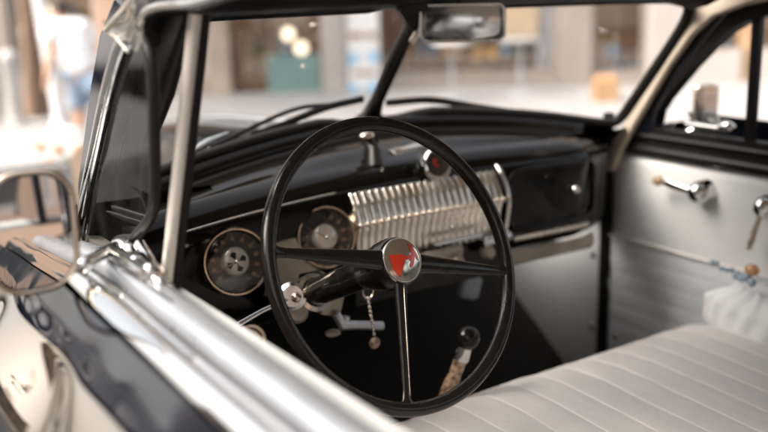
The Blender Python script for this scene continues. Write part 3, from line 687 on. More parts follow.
# column, signal unit, levers
g = MB(); g.tube([W-wn*.03, W-wn*.12, W-wn*.35, W-wn*.8], [.020, .024, .024, .024], 24); colm = prt(g, 'steering_column', 'wheel_plastic')
cq = W-wn*.26
g = MB(); g.lathe([(.026, -.012), (.033, -.010), (.034, .010), (.026, .012)], cq, wn, 32); g.build('collar', M['chrome_worn'], colm)
sg = V(292, 296, 1, .215)
g = MB(); g.lathe([(0, .012), (.018, .012), (.024, .006), (.024, -.004), (.016, -.01)], sg, (-.4, -1, .3), 28); sgo = prt(g, 'signal_switch', 'chrome_worn')
g = MB(); g.ball(sg+Vector((.0, -.016, .002)), .009, 14); g.build('switch_button', M['chrome_warm'], sgo)
g = MB(); g.lathe([(0, .008), (.016, .008), (.020, 0)], V(297, 312, 1, .225), (-.3, -1, .5), 24); g.build('switch_cover', M['beige_panel'], sgo)
g = MB(); g.tube([sg+Vector((-.004, -.004, -.002)), V(262, 311, 1, .20), V(236, 326, 1, .19)], [.0042, .004, .005], 10); g.build('lever', M['chrome_worn'], sgo)
g = MB(); g.tube([V(305, 292, 1, .20), V(330, 278, 1, .16), V(352, 268, 1, .12)], [.006, .0075, .009], 12); prt(g, 'shift_lever', 'chrome_warm')
g = MB(); q0 = V(330, 300, 1, .27); g.box(q0, (.045, .03, .055), bev=.010, rot=Matrix.Rotation(.3, 3, 'Y')); hbk = prt(g, 'brake_pull_bracket', 'beige_panel')
g = MB(); g.tube([V(336, 314, 1, .25), V(343, 325, 1, .245), V(360, 325, 1, .245), V(382, 326, 1, .245)], [.008, .010, .008, .0085], 12); g.tube([V(346, 316, 1, .245), V(344, 327, 1, .245)], .008, 10); g.build('pull_handle', M['sill_metal'], hbk)
g = MB(); g.ball(V(333, 333, 1, .26), .012, 12, (1.3, 1, .6)); g.build('nut', M['beige_panel'], hbk)
# gear lever
gk = V(468, 338, 1, .15)
g = MB(); g.ball(gk, .0225, 24, (1, 1, 1.0)); gl_ = prt(g, 'gear_knob', 'black_knob')
gd_ = (V(447, 398, 1, .17)-gk).normalized()
g = MB(); g.lathe([(.012, .012), (.0135, .02), (.0155, .035), (.015, .044)], gk, gd_, 20); g.build('collar', M['chrome_worn'], gl_)
g = MB(); g.lathe([(.0125, .044), (.0125, .06), (.012, .075), (.0145, .085), (.0165, .10), (.0165, .125), (.012, .14), (.008, .20), (.008, .45)], gk, gd_, 20); g.build('shaft', M['bead_brown'], gl_)
# pedals
for x in (-.50, -.36):
    g = MB(); g.box((x, .62, .48), (.07, .02, .085), rot=Matrix.Rotation(R(-35), 3, 'X'), bev=.006); p_ = prt(g, 'pedal', 'rubber')
    g = MB(); g.tube([(x, .63, .48), (x, .80, .50)], .008, 8); g.build('arm', M['black_satin'], p_)

# floor, firewall, cabin sides
g = MB(); g.prism([(-.70, .62, .30), (.70, .62, .30), (.70, -1.7, .30), (-.70, -1.7, .30)], (0, 0, -.02)); prt(g, 'floor_carpet', 'carpet')
g = MB(); g.prism([(-.70, .62, .302), (.70, .62, .302), (.70, 1.0, .56), (-.70, 1.0, .56)], (0, .02, -.02)); prt(g, 'toe_board', 'carpet')
g = MB(); g.prism([(-.70, 1.0, .55), (.70, 1.0, .55), (.70, 1.0, .80), (.45, 1.0, .91), (.22, 1.0, 1.02), (-.22, 1.0, 1.02), (-.45, 1.0, .91), (-.70, 1.0, .80)], (0, .02, 0)); prt(g, 'firewall', 'black_satin')
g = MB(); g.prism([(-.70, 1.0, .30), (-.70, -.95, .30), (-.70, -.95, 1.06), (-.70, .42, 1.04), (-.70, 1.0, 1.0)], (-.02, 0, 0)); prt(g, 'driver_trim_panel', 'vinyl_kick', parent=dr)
g = MB(); g.box((.01, .30, .32), (.26, .80, .10), bev=.03); prt(g, 'transmission_tunnel', 'carpet')
# bench seat: cushion with fore-aft pleats
ZS = .655
def seat(u, v):
    x = lerp(-.66, .665, u); k = v
    # front roll then top
    P = [(.14, .36), (.185, .44), (.205, .54), (.195, .60), (.165, .637), (.12, .652), (.05, .657), (-.10, .652), (-.40, .640), (-.72, .632)]
    q = k*9; i = min(8, int(q)); f = q-i
    a0_, a1_, a2_, a3_ = [Vector((*P[max(0, min(9, i+d))], 0)) for d in (-1, 0, 1, 2)]
    c_ = .5*((2*a1_)+(a2_-a0_)*f+(2*a0_-5*a1_+4*a2_-a3_)*f*f+(3*a1_-a0_-3*a2_+a3_)*f**3)
    y, z = c_.x, c_.y
    cr = .018*math.sin(math.pi*u)**.8; endd = .10*max(0, (abs(x-.0)-.56)/.10)**2.2
    pl = abs(math.sin(math.pi*(x+.66)/.0735))**.45*.0024
    s_ = sst(.1, .4, v); pl += .010*mn.noise(Vector((x*3.2, P[i][0]*4, 1)))+.0022*mn.noise(Vector((x*16, (v*1.1)*16, 5)))
    y += .09*(x)*0.55*(1 if v < .9 else (1-v)*10)
    return Vector((x, y-(endd*.5), z+(cr+pl)*s_-endd*s_*.9))
g = MB(); g.grid(seat, 288, 60); st = prt(g, 'bench_seat', 'vinyl_seat', angle=80)
g = MB()
for i in range(1, 18):
    u = i*.0735/1.325
    g.tube([seat(u, v/24)+Vector((0, 0, .0004)) for v in range(9, 25)], .0019, 6)
g.build('piping', M['piping'], st)
def sback(u, v):
    x = lerp(-.66, .665, u); P = [(-.69, .60), (-.70, .70), (-.72, .84), (-.74, .92), (-.77, .945), (-.81, .94), (-.83, .88), (-.83, .4)]
    q = v*7; i = min(6, int(q)); f = q-i; y = lerp(P[i][0], P[i+1][0], f); z = lerp(P[i][1], P[i+1][1], f)
    return Vector((x, y-abs(math.sin(math.pi*(x+.66)/.0735))**.5*.006, z))
g = MB(); g.grid(sback, 144, 28); g.build('backrest', M['vinyl_seat'], st, angle=60)
g = MB(); g.box((0, -1.35, .52), (1.30, .5, .24), bev=.05); rs_ = prt(g, 'rear_seat', 'vinyl_seat')
g = MB(); g.box((0, -1.62, .82), (1.30, .14, .5), bev=.05); g.build('backrest', M['vinyl_seat'], rs_)
# rear of the body
for s in (-1, 1):
    g = MB(); g.prism([(s*.70, -.96, 1.09), (s*.70, -1.04, 1.09), (s*.70, -1.04, 1.42), (s*.70, -.96, 1.42)], (s*.02, 0, 0)); prt(g, 'centre_pillar', 'paint', bevel=.005)
    g = MB(); g.prism([(s*.70, -1.45, 1.09), (s*.70, -2.1, 1.09), (s*.66, -1.75, 1.36), (s*.70, -1.55, 1.39)], (s*.02, 0, 0)); prt(g, 'rear_pillar', 'paint', bevel=.005)
g = MB(); g.grid(lambda u, v: Vector((lerp(-.85, .85, u), lerp(-1.8, -2.9, v), 1.09-.25*v*v-.18*abs(lerp(-1, 1, u))**3)), 20, 20); prt(g, 'boot_lid', 'paint')
g = MB(); g.prism([(-.84, -1.66, 1.085), (.84, -1.66, 1.085), (.84, -1.9, 1.085), (-.84, -1.9, 1.085)], (0, 0, -.01)); prt(g, 'parcel_tray', 'vinyl_kick')
for s in (-1, 1):
    for y in (1.55, -1.75):
        g = MB(); g.lathe([(.22, -.09), (.33, -.085), (.35, -.05), (.35, .05), (.33, .085), (.22, .09)], (s*.78, y, .35), (s, 0, 0), 40, close=True); wl = prt(g, 'wheel', 'rubber')
        g = MB(); g.lathe([(0, .10), (.08, .10), (.12, .07), (.20, .08), (.225, .085)], (s*.78, y, .35), (s, 0, 0), 32); g.build('hubcap', M['chrome'], wl)
g = MB(); g.prism([(-.82, -2.4, .36), (.82, -2.4, .36), (.82, -2.4, .95), (-.82, -2.4, .95)], (0, -.02, 0)); prt(g, 'rear_panel', 'paint')
g = MB(); g.box((0, 2.46, .58), (1.3, .12, .46), bev=.05); nose = prt(g, 'front_grille', 'chrome_worn')
g = MB(); g.box((0, 2.68, .48), (1.75, .10, .14), bev=.04); prt(g, 'bumper', 'chrome')

# ---------------- loose things in and on the car
kr = V(368, 297, 1, .20)
g = MB(); kc = V(368, 291, 1, .20); tt = [kc+Vector((math.cos(a)*.0105, .002*math.sin(a), math.sin(a)*.0135)) for a in [R(15*i) for i in range(24)]]
g.tube(tt, .0013, 8, closed=True)
kt = thing('key_ring', kc, 'small brass key ring with an amber charm hanging below the dashboard', 'key ring')
g.build('ring', M['chrome_warm'], kt)
g = MB()
for i in range(9): 
    p = lerp(kc+Vector((0, 0, -.014)), V(374, 334, 1, .20), i/8); g.ball(p, .0034, 10, (.9, .9, 1.3))
g.build('chain', M['chrome_warm'], kt)
g = MB(); g.ball(V(375, 343, 1, .20), .0100, 16, (1.1, .8, 1.1)); g.build('charm', M['bead_brown'], kt)

# gathered white cloth bag by the passenger door
bc = Vector((.615, .045, .635)); bt = thing('cloth_bag', bc, 'gathered white cloth bag with beaded edge lying between seat and passenger door', 'bag')
def bag(u, v):
    a = u*2*math.pi; top = v
    rad = lerp(.055, .13, sst(0, .5, v))*(1-.55*sst(.72, 1, v)); pleat = .006*math.sin(a*19+2*math.sin(v*5))*sst(.1, .5, v)
    rx = (rad+pleat)*.42; ry = (rad+pleat)*1.15
    z = lerp(-.06, .125, v)+.006*math.sin(a*3+1)
    return bc+Vector((math.cos(a)*rx+.012, math.sin(a)*ry-.01, z))
g = MB(); g.grid(bag, 160, 24); bg_ = g.build('bag_body', M['white_cloth'], bt, angle=80)
g = MB(); g.ball(bc+Vector((.012, -.01, .118)), .05, 24, (.45, 1.2, .28)); g.build('gathered_top', M['white_cloth'], bt)
g = MB()
for i in range(9): a = i/8; g.ball(lerp(V(712, 262, 0, .565), V(752, 282, 0, .55), a)+Vector((0, 0, .004*math.sin(i*2))), .0065 if i < 5 else .010, 12)
g.build('bead', M['bead_blue'], bt)
g = MB(); g.ball(V(752, 270, 0, .56), .016, 16, (.8, 1, .8)); g.build('clasp', M['bead_amber'], bt)

# crumpled clear plastic at the top of the pillar
pc = V(118, 22, 0, -.74); pts = [(105, 30), (129, 2), (133, -14), (150, -12), (146, 6), (140, 22), (128, 52), (114, 36)]
P = [V(a, b, 0, -.745+.02*random.random()) for a, b in pts]
ptg = thing('plastic_sheet', P[6], 'crumpled scrap of clear plastic folded over the top of the windscreen pillar', 'plastic')
g = MB(); c0 = pc+Vector((.0, .0, 0)); n0 = len(P)
bm = bmesh.new(); vs_ = [bm.verts.new(p) for p in P]; cv = bm.verts.new(c0+Vector((.02, 0, 0)))
for i in range(n0): bm.faces.new((vs_[i], vs_[(i+1) % n0], cv))
bmesh.ops.subdivide_edges(bm, edges=bm.edges[:], cuts=5, use_grid_fill=True)
bmesh.ops.triangulate(bm, faces=bm.faces)
for v in bm.verts:
    q = v.co*55; v.co.x += .012*math.sin(q.z*1.3+q.y)*math.cos(q.y*.8); v.co.y += .006*math.sin(q.z*2.1)
bm.verts.index_update(); g.add([v.co.copy() for v in bm.verts], [tuple(v.index for v in f.verts) for f in bm.faces]); bm.free()
g.build('sheet', M['glass_plastic'], ptg, angle=25)
g = MB(); g.tube(crom([P[0], P[1], P[2]], 5), .003, 8); g.tube(crom([P[0], V(118, 24, 0, -.735), V(128, 20, 0, -.73), V(129, 4, 0, -.73)], 5), .0022, 8); g.tube(crom([P[0], P[7], P[6]], 5), .002, 8)
g.build('folded_edge', M['plastic_edge'], ptg)

# =================================================================== THE STREET
def bx(mb, s0, s1, d0, d1, z0, z1):
    P = [SD(s0, d0, z0), SD(s1, d0, z0), SD(s1, d1, z0), SD(s0, d1, z0)]; return mb.prism(P, (0, 0, z1-z0))
DF = 12.5
def S(px, D=DF): return (px-384)/930*D*1.027-.0
def Z(px, py, D=DF): return FP(px, py, D).z
PV = .12
shop = thing('shop_building', SD(2, DF, 0), 'pale shopfront building across the pavement behind the car with wide display windows', 'building')
def bp(name, m, s0, s1, d0, d1, z0, z1, **k):
    g = MB(); bx(g, s0, s1, d0, d1, z0, z1); return g.build(name, M[m], shop, **k)
def Sx(px): 
    r = w_of(Vector((px-384, 50-216, F_PX))); return r.dot(HS)/r.dot(HV)*DF
# piers (wall pieces between the openings): px ranges taken at the facade plane
H = 3.1
for a, b, mk in ((-260, -150, 'wall_grey'), (-8, 10, 'wall_grey'), (98, 128, 'wall_pink'), (205, 229, 'wall_cream'), (321, 346, 'wall_white'), (559, 592, 'wall_grey'), (648, 690, 'wall_white'), (860, 900, 'wall_cream'), (1080, 1500, 'wall_cream')):
    bp('pier', mk, Sx(a), Sx(b), DF, DF+.45, PV, H, bevel=.015)
bp('upper_wall', 'wall_cream', Sx(-260), Sx(1500), DF, DF+.4, H+.002, 7.5)
bp('back_wall', 'warm_room', Sx(-260), Sx(1500), DF+2.4, DF+2.5, PV, H)
bp('shop_floor', 'wall_white', Sx(-260), Sx(1500), DF+.46, DF+2.39, PV, PV+.03)
bp('shop_ceiling', 'wall_white', Sx(-260), Sx(1500), DF+.46, DF+2.39, H-.03, H)
bp('cornice', 'wall_white', Sx(-260), Sx(1500), DF-.12, DF-.002, H, H+.22, bevel=.02)
# low walls under the windows
for a, b, zt, mk in ((12, 97, .42, 'wall_cream'), (131, 204, .35, 'wall_grey'), (348, 558, .28, 'wall_grey'), (594, 647, .25, 'wall_grey')):
    bp('plinth', mk, Sx(a), Sx(b), DF+.02, DF+.3, PV, zt, bevel=.01)
def win(a, b, z0, frame='wood_brown', w=.05):
    g = MB(); s0, s1 = Sx(a), Sx(b)
    bx(g, s0, s0+w, DF+.10, DF+.18, z0, H); bx(g, s1-w, s1, DF+.10, DF+.18, z0, H); bx(g, s0+w, s1-w, DF+.10, DF+.18, z0, z0+w); bx(g, s0+w, s1-w, DF+.10, DF+.18, 2.3, 2.3+w)
    f = g.build('shop_window', M[frame], shop); g = MB(); bx(g, s0+w, s1-w, DF+.135, DF+.145, z0+w, H); g.build('pane', M['glass_shop'], f)
win(12, 97, .42, 'wall_white'); win(130, 204, .36, 'wall_white'); win(230, 320, .16, 'wood_brown', .14); win(347, 558, .29, 'wall_grey'); win(593, 647, .26, 'wall_grey', .04); win(691, 859, .7, 'wood_brown')
# teal lower board and brown post inside the second window, tan blind
bp('teal_board', 'teal', Sx(266), Sx(319), DF+.05, DF+.09, PV, Z(290, 55))
bp('blind', 'blind', Sx(500), Sx(546), DF+.3, DF+.34, Z(520, 42), 2.2)
bp('blind', 'blind', Sx(402), Sx(440), DF+.3, DF+.34, Z(420, 8), 2.2)
bp('inner_post', 'wood_brown', Sx(384), Sx(402), DF+.3, DF+.45, PV, H)
bp('inner_post', 'greyp', Sx(541), Sx(556), DF+.3, DF+.45, PV, H)
bp('inner_post', 'wood_tan', Sx(740), Sx(757), DF-.05, DF+.09, PV, H)
bp('wall_panel', 'wall_pink', Sx(692), Sx(723), DF+.35, DF+.40, .6, H)
bp('wall_panel', 'wood_brown', Sx(724), Sx(731), DF+.33, DF+.40, .6, H)
bp('wall_panel', 'bluep', Sx(731.5), Sx(739), DF+.34, DF+.40, .6, H)
bp('wall_panel', 'orange', Sx(700), Sx(712), DF+.30, DF+.345, .9, 1.35)
bp('plinth', 'wall_white', Sx(690.5), Sx(859), DF-.05, DF+.09, PV, .55)
for a in range(-240, 1480, 110):
    g = MB(); s0 = Sx(a); bx(g, s0, s0+.9, DF-.03, DF-.001, 4.0, 5.7); f = g.build('upper_window', M['wall_white'], shop); g = MB(); bx(g, s0+.07, s0+.83, DF-.04, DF-.031, 4.07, 5.63); g.build('pane', M['window_dark'], f)
# notice board with blue squares standing by the white column
s0, s1 = Sx(348), Sx(379); nb = thing('notice_board', SD((s0+s1)/2, DF-.15, PV), 'white notice board with blue squares and a brown heading beside the white column', 'notice board')
g = MB(); bx(g, s0, s1, DF-.16, DF-.13, .14, Z(360, 28)+.9); g.build('board', M['paper'], nb)
for px, py in ((341, 58), (361, 56), (340, 88), (360, 86)):
    g = MB(); bx(g, Sx(px+7), Sx(px+17), DF-.166, DF-.161, Z(px, py+6), Z(px, py-5)); g.build('blue_square', M['blue_paper'], nb)
g = MB(); bx(g, Sx(350), Sx(363), DF-.166, DF-.161, Z(360, 38), Z(360, 32)); bx(g, Sx(366), Sx(376), DF-.166, DF-.161, Z(370, 38), Z(370, 32)); bx(g, Sx(352), Sx(375), DF-.166, DF-.161, Z(360, 74), Z(360, 70)); g.build('heading', M['print_brown'], nb)
# globe lamps
for i, (px, py, r_, lb) in enumerate(((288, 34, .085, 'round glowing globe lamp, upper left of the pair behind the brown-framed shop window'), (301, 48, .09, 'round glowing globe lamp, lower right of the pair behind the brown-framed shop window'),
                        (24, 34, .10, 'glowing globe lamp in the far left shop window behind the white-shirted person'), (47, 12, .085, 'glowing globe lamp high beside the person in white shirt'),
                        (270, 58, .05, 'small glowing globe lamp low behind the brown-framed shop window'))):
    p = FP(px, py, DF+.9); t_ = thing('globe_lamp', p, lb, 'lamp', 'globe lamps in the shop windows'); g = MB(); g.ball(p, r_, 20); g.build('globe', M['bulb'], t_)
    g = MB(); g.tube([p+Vector((0, 0, r_)), Vector((p.x, p.y, H-.03))], .006, 8); g.build('cord', M['black_satin'], t_)
# display shelves with goods
def shelf(a, b, z, d, nm):
    s0, s1 = Sx(a), Sx(b); c = SD((s0+s1)/2, d, PV); t_ = thing('display_table', c, nm, 'table')
    g = MB(); bx(g, s0, s1, d, d+.5, z-.03, z); g.build('tabletop', M['wood_tan'], t_, bevel=.004)
    for s_ in (s0+.04, s1-.08):
        for dd in (d+.03, d+.43): g = MB(); bx(g, s_, s_+.04, dd, dd+.04, PV+.03, z-.031); g.build('leg', M['wood_tan'], t_)
    return s0, s1
rows = [(405, 470, .52, DF+.55, 'low tan display table behind the middle shop window, left one'), (474, 545, .46, DF+.55, 'low tan display table behind the middle shop window, right one'),
        (408, 540, .95, DF+1.25, 'long tall tan display table at the back of the middle window'), (597, 645, .42, DF+.5, 'tan display table in the narrow window beside the grey pier'),
        (408, 540, 1.24, DF+1.95, 'tall tan wall stand at the very back of the middle window'), (15, 95, 1.05, DF+1.3, 'tall tan stand in the far left shop window'),
        (235, 318, .55, DF+1.2, 'tan display table behind the brown-framed window with the teal board'), (15, 95, .62, DF+.6, 'tan display table in the far left shop window')]
cols = [('orange', 'orange'), ('amber', 'amber'), ('redp', 'red'), ('bluep', 'blue'), ('whitep', 'white'), ('brownp', 'brown'), ('greyp', 'grey'), ('greenp', 'green'), ('whitep', 'white'), ('amber', 'amber'), ('blind', 'tan')]
place = ['left low table', 'right low table', 'long back table', 'narrow window table', 'tall wall stand', 'far left tall stand', 'table by the teal board', 'far left table']
ordn = ['first', 'second', 'third', 'fourth', 'fifth', 'sixth', 'seventh', 'eighth', 'ninth', 'tenth', 'eleventh', 'twelfth', 'thirteenth', 'fourteenth', 'fifteenth']
for ri, (a, b, z, d, nm) in enumerate(rows):
    s0, s1 = shelf(a, b, z, d, nm); s_ = s0+.05; i = 0
    while s_ < s1-.12:
        w_ = random.uniform(.10, .20); h_ = random.uniform(.10, .26); ck, cn = random.choice(cols)
        bott = (ri == 3) or random.random() < .35
        if ri == 3: ck, cn = [('orange', 'orange'), ('whitep', 'white'), ('blue_paper', 'pale blue'), ('orange', 'orange')][i % 4]; w_ = .13; h_ = .24
        ctr = SD(s_+w_/2, d+.25, z)
        if bott:
            lab = f'{cn} jar, {ordn[i]} item from the left on the {place[ri]}'
            t_ = thing('jar', ctr, lab, 'jar', 'goods on the shop display tables'); r_ = w_*.42
            g = MB(); g.lathe([(0, 0), (r_, 0), (r_*1.04, h_*.1), (r_*1.02, h_*.62), (r_*.55, h_*.8), (r_*.5, h_*.88)], ctr, (0, 0, 1), 20); g.build('jar_body', M[ck], t_)
            g = MB(); g.lathe([(r_*.55, h_*.86), (r_*.6, h_*.88), (r_*.58, h_), (0, h_)], ctr, (0, 0, 1), 20); g.build('lid', M['whitep'], t_)
        else:
            lab = f'{cn} box, {ordn[i]} item from the left on the {place[ri]}'
            t_ = thing('goods_box', ctr, lab, 'box', 'goods on the shop display tables')
            g = MB(); bx(g, s_, s_+w_, d+.12, d+.36, z, z+h_); g.build('box_body', M[ck], t_, bevel=.006)
            g = MB(); bx(g, s_+w_*.15, s_+w_*.85, d+.115, d+.119, z+h_*.3, z+h_*.7); g.build('box_label', M[random.choice(['paper', 'amber', 'print_brown'])], t_)
        s_ += w_+random.uniform(.01, .05); i += 1
sg_ = FP(400, 14, DF+.8); st_ = thing('added_highlights', sg_, 'added row of small bulbs making warm highlights across the middle shop window', 'added lights')  # small bulbs added for extra warm highlights in the window
g = MB(); q = [FP(lerp(404, 556, i/14), 12+14*math.sin(math.pi*i/14)+random.uniform(-3, 8), DF+.8) for i in range(15)]; g.tube(crom(q, 4), .006, 8); g.build('cable', M['black_satin'], st_)
for p in q[1:-1]: g = MB(); g.ball(p+Vector((0, 0, -.05)), random.uniform(.025, .045), 14); g.build('bulb', M['bulb'], st_)
# framed pictures on the back wall of the shop
pcs = [(420, 20, 'amber'), (452, 30, 'whitep'), (480, 18, 'brownp'), (526, 60, 'greyp'), (250, 30, 'wood_tan'), (606, 42, 'amber'), (628, 40, 'orange'), (625, 70, 'blue_paper')]
pwh = ['tan picture, leftmost on the middle shop back wall', 'white picture near the middle of the shop back wall', 'dark brown picture high on the shop back wall', 'grey picture low on the shop back wall', 'tan picture behind the brown-framed window', 'amber picture in the narrow shop window', 'orange picture in the narrow shop window', 'pale blue picture in the narrow shop window']
for (px, py, ck), lb in zip(pcs, pwh):
    D = DF+2.34; p = FP(px, py, D); t_ = thing('picture', p, lb, 'picture', 'pictures on the shop back wall')
    g = MB(); sc_ = (p-Vector((CAM.x, CAM.y, 0))).dot(HS); bx(g, sc_-.20, sc_+.20, D, D+.03, p.z-.17, p.z+.17); g.build('frame', M['wood_brown'], t_)
    g = MB(); bx(g, sc_-.17, sc_+.17, D-.006, D-.002, p.z-.14, p.z+.14); g.build('canvas', M[ck], t_)

# leaning white street post, tree trunk, bollards, planter
D = 9.4; a0 = FP(64, 148, D); a1 = FP(36, -12, D); up_ = (a1-a0).normalized(); a0.z = PV
sp = thing('street_post', a0, 'slightly leaning white street post in front of the person in white shirt', 'post')
g = MB(); g.tube([a0, a0+up_*.3, a0+up_*4.2], [.075, .065, .055], 20); g.build('pole', M['post_white'], sp)
g = MB(); g.lathe([(.13, 0), (.13, .03), (.09, .06), (.08, .14)], a0, (0, 0, 1), 24); g.build('foot', M['post_white'], sp)
g = MB(); g.ball(a0+up_*4.22, .075, 16); g.build('cap', M['post_white'], sp)
def tree(base, h, r_, lab, lean=(0, 0), seed=1, crown=1.6):
    rnd = random.Random(seed); t_ = thing('street_tree', base, lab, 'tree')
    g = MB(); top = base+Vector((lean[0], lean[1], h)); pth_ = [lerp(base, top, q)+Vector((rnd.uniform(-.03, .03), rnd.uniform(-.03, .03), 0)) for q in (0, .08, .3, .6, .85, 1)]
    g.tube(crom(pth_, 3), [r_*lerp(1.35, .55, (i/15)**.6) for i in range(16)], 14)
    ends = []
    for i in range(9):
        st_ = lerp(base, top, rnd.uniform(.62, 1)); a = rnd.uniform(0, 6.28); en = st_+Vector((math.cos(a)*crown*.7, math.sin(a)*crown*.7, rnd.uniform(.6, 1.6))); md = lerp(st_, en, .5)+Vector((0, 0, .15))
        g.tube(crom([st_, md, en], 3), [r_*.4, r_*.35, r_*.3, r_*.25, r_*.2, r_*.14, r_*.08], 8); ends += [md, en, lerp(md, en, .5)]
    g.build('trunk', M['bark'], t_)
    for mk, cnt, nm in (('leaf', 2200, 'crown'), ('leaf_light', 700, 'crown')):
        g = MB()
        for i in range(cnt):
            e = rnd.choice(ends)+Vector((rnd.gauss(0, .38), rnd.gauss(0, .38), rnd.gauss(.1, .32))); s_ = rnd.uniform(.07, .15)
            d1 = Vector((rnd.gauss(0, 1), rnd.gauss(0, 1), rnd.gauss(0, .6))).normalized(); d2 = d1.orthogonal().normalized()
            g.add([e-d1*s_, e+d2*s_*.45, e+d1*s_, e-d2*s_*.45], [(0, 1, 2, 3)])
        g.build(nm, M[mk], t_)
b_ = FP(37, 120, 10.6); b_.z = PV; tree(b_, 3.6, .10, 'brown-trunked street tree just behind the white post', (.05, .02), 3)
b_ = SD(-3.9, 10.8, PV); tree(b_, 3.4, .09, 'street tree at the far left end of the shopfront pavement', (-.1, .05), 5)
# plant beyond the driver wing mirror
pb = FP(84, 230, 4.6); pb.z = 0
pt = thing('potted_shrub', pb, 'leafy green shrub in a terracotta pot standing beyond the wing mirror', 'plant')
g = MB(); g.lathe([(0, .01), (.16, 0), (.20, .20), (.24, .42), (.26, .42), (.26, .46), (.22, .46), (.21, .40), (0, .40)], pb, (0, 0, 1), 28); g.build('pot', M['terracotta'], pt)
top = FP(90, 165, 4.6)
for mk, cnt, sd_ in (('leaf', 900, 1), ('leaf_light', 450, 2)):
    rnd = random.Random(sd_); g = MB()
    for i in range(cnt):
        a = rnd.uniform(0, 6.28); q = rnd.random()**.5; zz = rnd.uniform(.42, top.z+.02); w_ = .20*math.sin(min(1, (zz-.36)/(top.z-.36))*2.6+.3)
        e = pb+Vector((math.cos(a)*q*w_, math.sin(a)*q*w_, zz)); s_ = rnd.uniform(.025, .05)
        d1 = Vector((rnd.gauss(0, 1), rnd.gauss(0, 1), rnd.gauss(.4, .8))).normalized(); d2 = d1.orthogonal().normalized()
        g.add([e-d1*s_, e+d2*s_*.4, e+d1*s_, e-d2*s_*.4], [(0, 1, 2, 3)])
    g.build('foliage', M[mk], pt)
for i in range(12):
    rnd = random.Random(50+i); e = pb+Vector((rnd.uniform(-.17, .17), rnd.uniform(-.17, .17), rnd.uniform(.7, top.z))); g = MB(); g.ball(e, .022, 8); g.build('flower', M['bead_amber'], pt)
for k, px in enumerate((8, 20)):
    pass
# parked scooter-like bicycles are only a pale blur: three low stone bollards and a cafe chair by the left window
for i, (px, lb) in enumerate(((-6, 'short pale stone bollard at the very left edge of the pavement'), (14, 'short pale stone bollard left of the white street post'))):
    p = FP(px, 100, 9.9); p.z = PV; t_ = thing('bollard', p, lb, 'bollard', 'bollards on the pavement')
    g = MB(); g.lathe([(.12, 0), (.12, .05), (.09, .08), (.085, .55), (.11, .60), (.11, .64)], p, (0, 0, 1), 24); g.build('shaft', M['kerb'], t_)
    g = MB(); g.ball(p+Vector((0, 0, .70)), .10, 18); g.build('ball_top', M['kerb'], t_)

tree(Vector((-6.4, 3.4, .12)), 3.0, .12, 'unseen tree added for dark reflections on the driver side, nearer the bonnet', (.1, 0), 11, 2.0)  # added out of view so the chrome has something dark to reflect
tree(Vector((-6.6, -3.2, .12)), 2.9, .12, 'unseen tree added for dark reflections on the driver side, behind the driver door', (0, .1), 12, 1.3)  # second unseen tree, also added for dark reflections
oc = FP(607, 104, 10.6); oc.z = PV; so_ = (oc-Vector((CAM.x, CAM.y, 0))).dot(HS)
t_ = thing('crate', oc, 'orange crate on the pavement in front of the grey pier and narrow window', 'crate')
g = MB(); bx(g, so_-.13, so_+.13, 10.6, 10.85, PV, PV+.02); bx(g, so_-.13, so_+.13, 10.6, 10.615, PV+.021, .36); bx(g, so_-.13, so_+.13, 10.835, 10.85, PV+.021, .36); bx(g, so_-.13, so_-.115, 10.616, 10.834, PV+.021, .36); bx(g, so_+.115, so_+.13, 10.616, 10.834, PV+.021, .36)
g.build('crate_body', M['wood_orange'], t_)
for k in range(5): g = MB(); g.ball(SD(so_-.08+.04*k, 10.72, .36), .05, 12); g.build('fruit', M['orange'], t_)
# cafe tables and stools on the pavement, pale blurs beyond the bonnet
for i, (px, D_, mk, lb) in enumerate(((452, 11.3, 'whitep', 'small round white cafe table on the pavement before the middle shop window'), (520, 11.5, 'greyp', 'small round grey cafe table on the pavement near the grey pier'))):
    c_ = FP(px, 90, D_); c_.z = PV; t_ = thing('cafe_table', c_, lb, 'table', 'cafe tables on the pavement')
    g = MB(); g.lathe([(0, .66), (.24, .66), (.245, .675), (.24, .69), (0, .69)], c_, (0, 0, 1), 28); g.build('tabletop', M[mk], t_)
    g = MB(); g.lathe([(.02, .02), (.02, .655)], c_, (0, 0, 1), 12); g.build('leg', M['greyp'], t_)
    g = MB(); g.lathe([(0, 0), (.17, 0), (.17, .02), (.03, .03), (0, .03)], c_, (0, 0, 1), 24); g.build('base', M['greyp'], t_)
# ---------------- the person bending forward in a white shirt
DP = 8.9
def pp(px, py, dd=0): return FP(px, py, DP+dd)
def skinned(name, nodes, edges, m, parent, sub=2):
    me = bpy.data.meshes.new(name); o_ = Vector(parent.location); 
    me.from_pydata([n_[0]-o_ for n_ in nodes], edges, []); o = bpy.data.objects.new(name, me); COL.objects.link(o); o.parent = parent
    sk = o.modifiers.new('k', 'SKIN'); sk.use_smooth_shade = True
    for i, n_ in enumerate(nodes):
        rr_ = n_[1]; me.skin_vertices[0].data[i].radius = (rr_, rr_) if not isinstance(rr_, tuple) else rr_
    me.skin_vertices[0].data[0].use_root = True
    sb = o.modifiers.new('s', 'SUBSURF'); sb.levels = sub; sb.render_levels = sub; me.materials.append(M[m]); return o
hip = pp(86, 76); foot = Vector((hip.x, hip.y, PV))
pe = thing('person', foot, 'person in a white t-shirt and blue denim shorts bending forward on the pavement', 'person')
chest = pp(70, 40); neck = pp(64, 22); head = pp(59, 13)
rt = HS; fwv = HV
shL = neck+(chest-neck)*.18-rt*.13-fwv*.06; shR = neck+(chest-neck)*.18+rt*.16+fwv*.06
elL = pp(50, 50, -.2); haL = pp(47, 78, -.3); elR = shR+Vector((0, 0, -.26))+rt*.07; haR = elR+Vector((0, 0, -.2))-rt*.12-fwv*.15
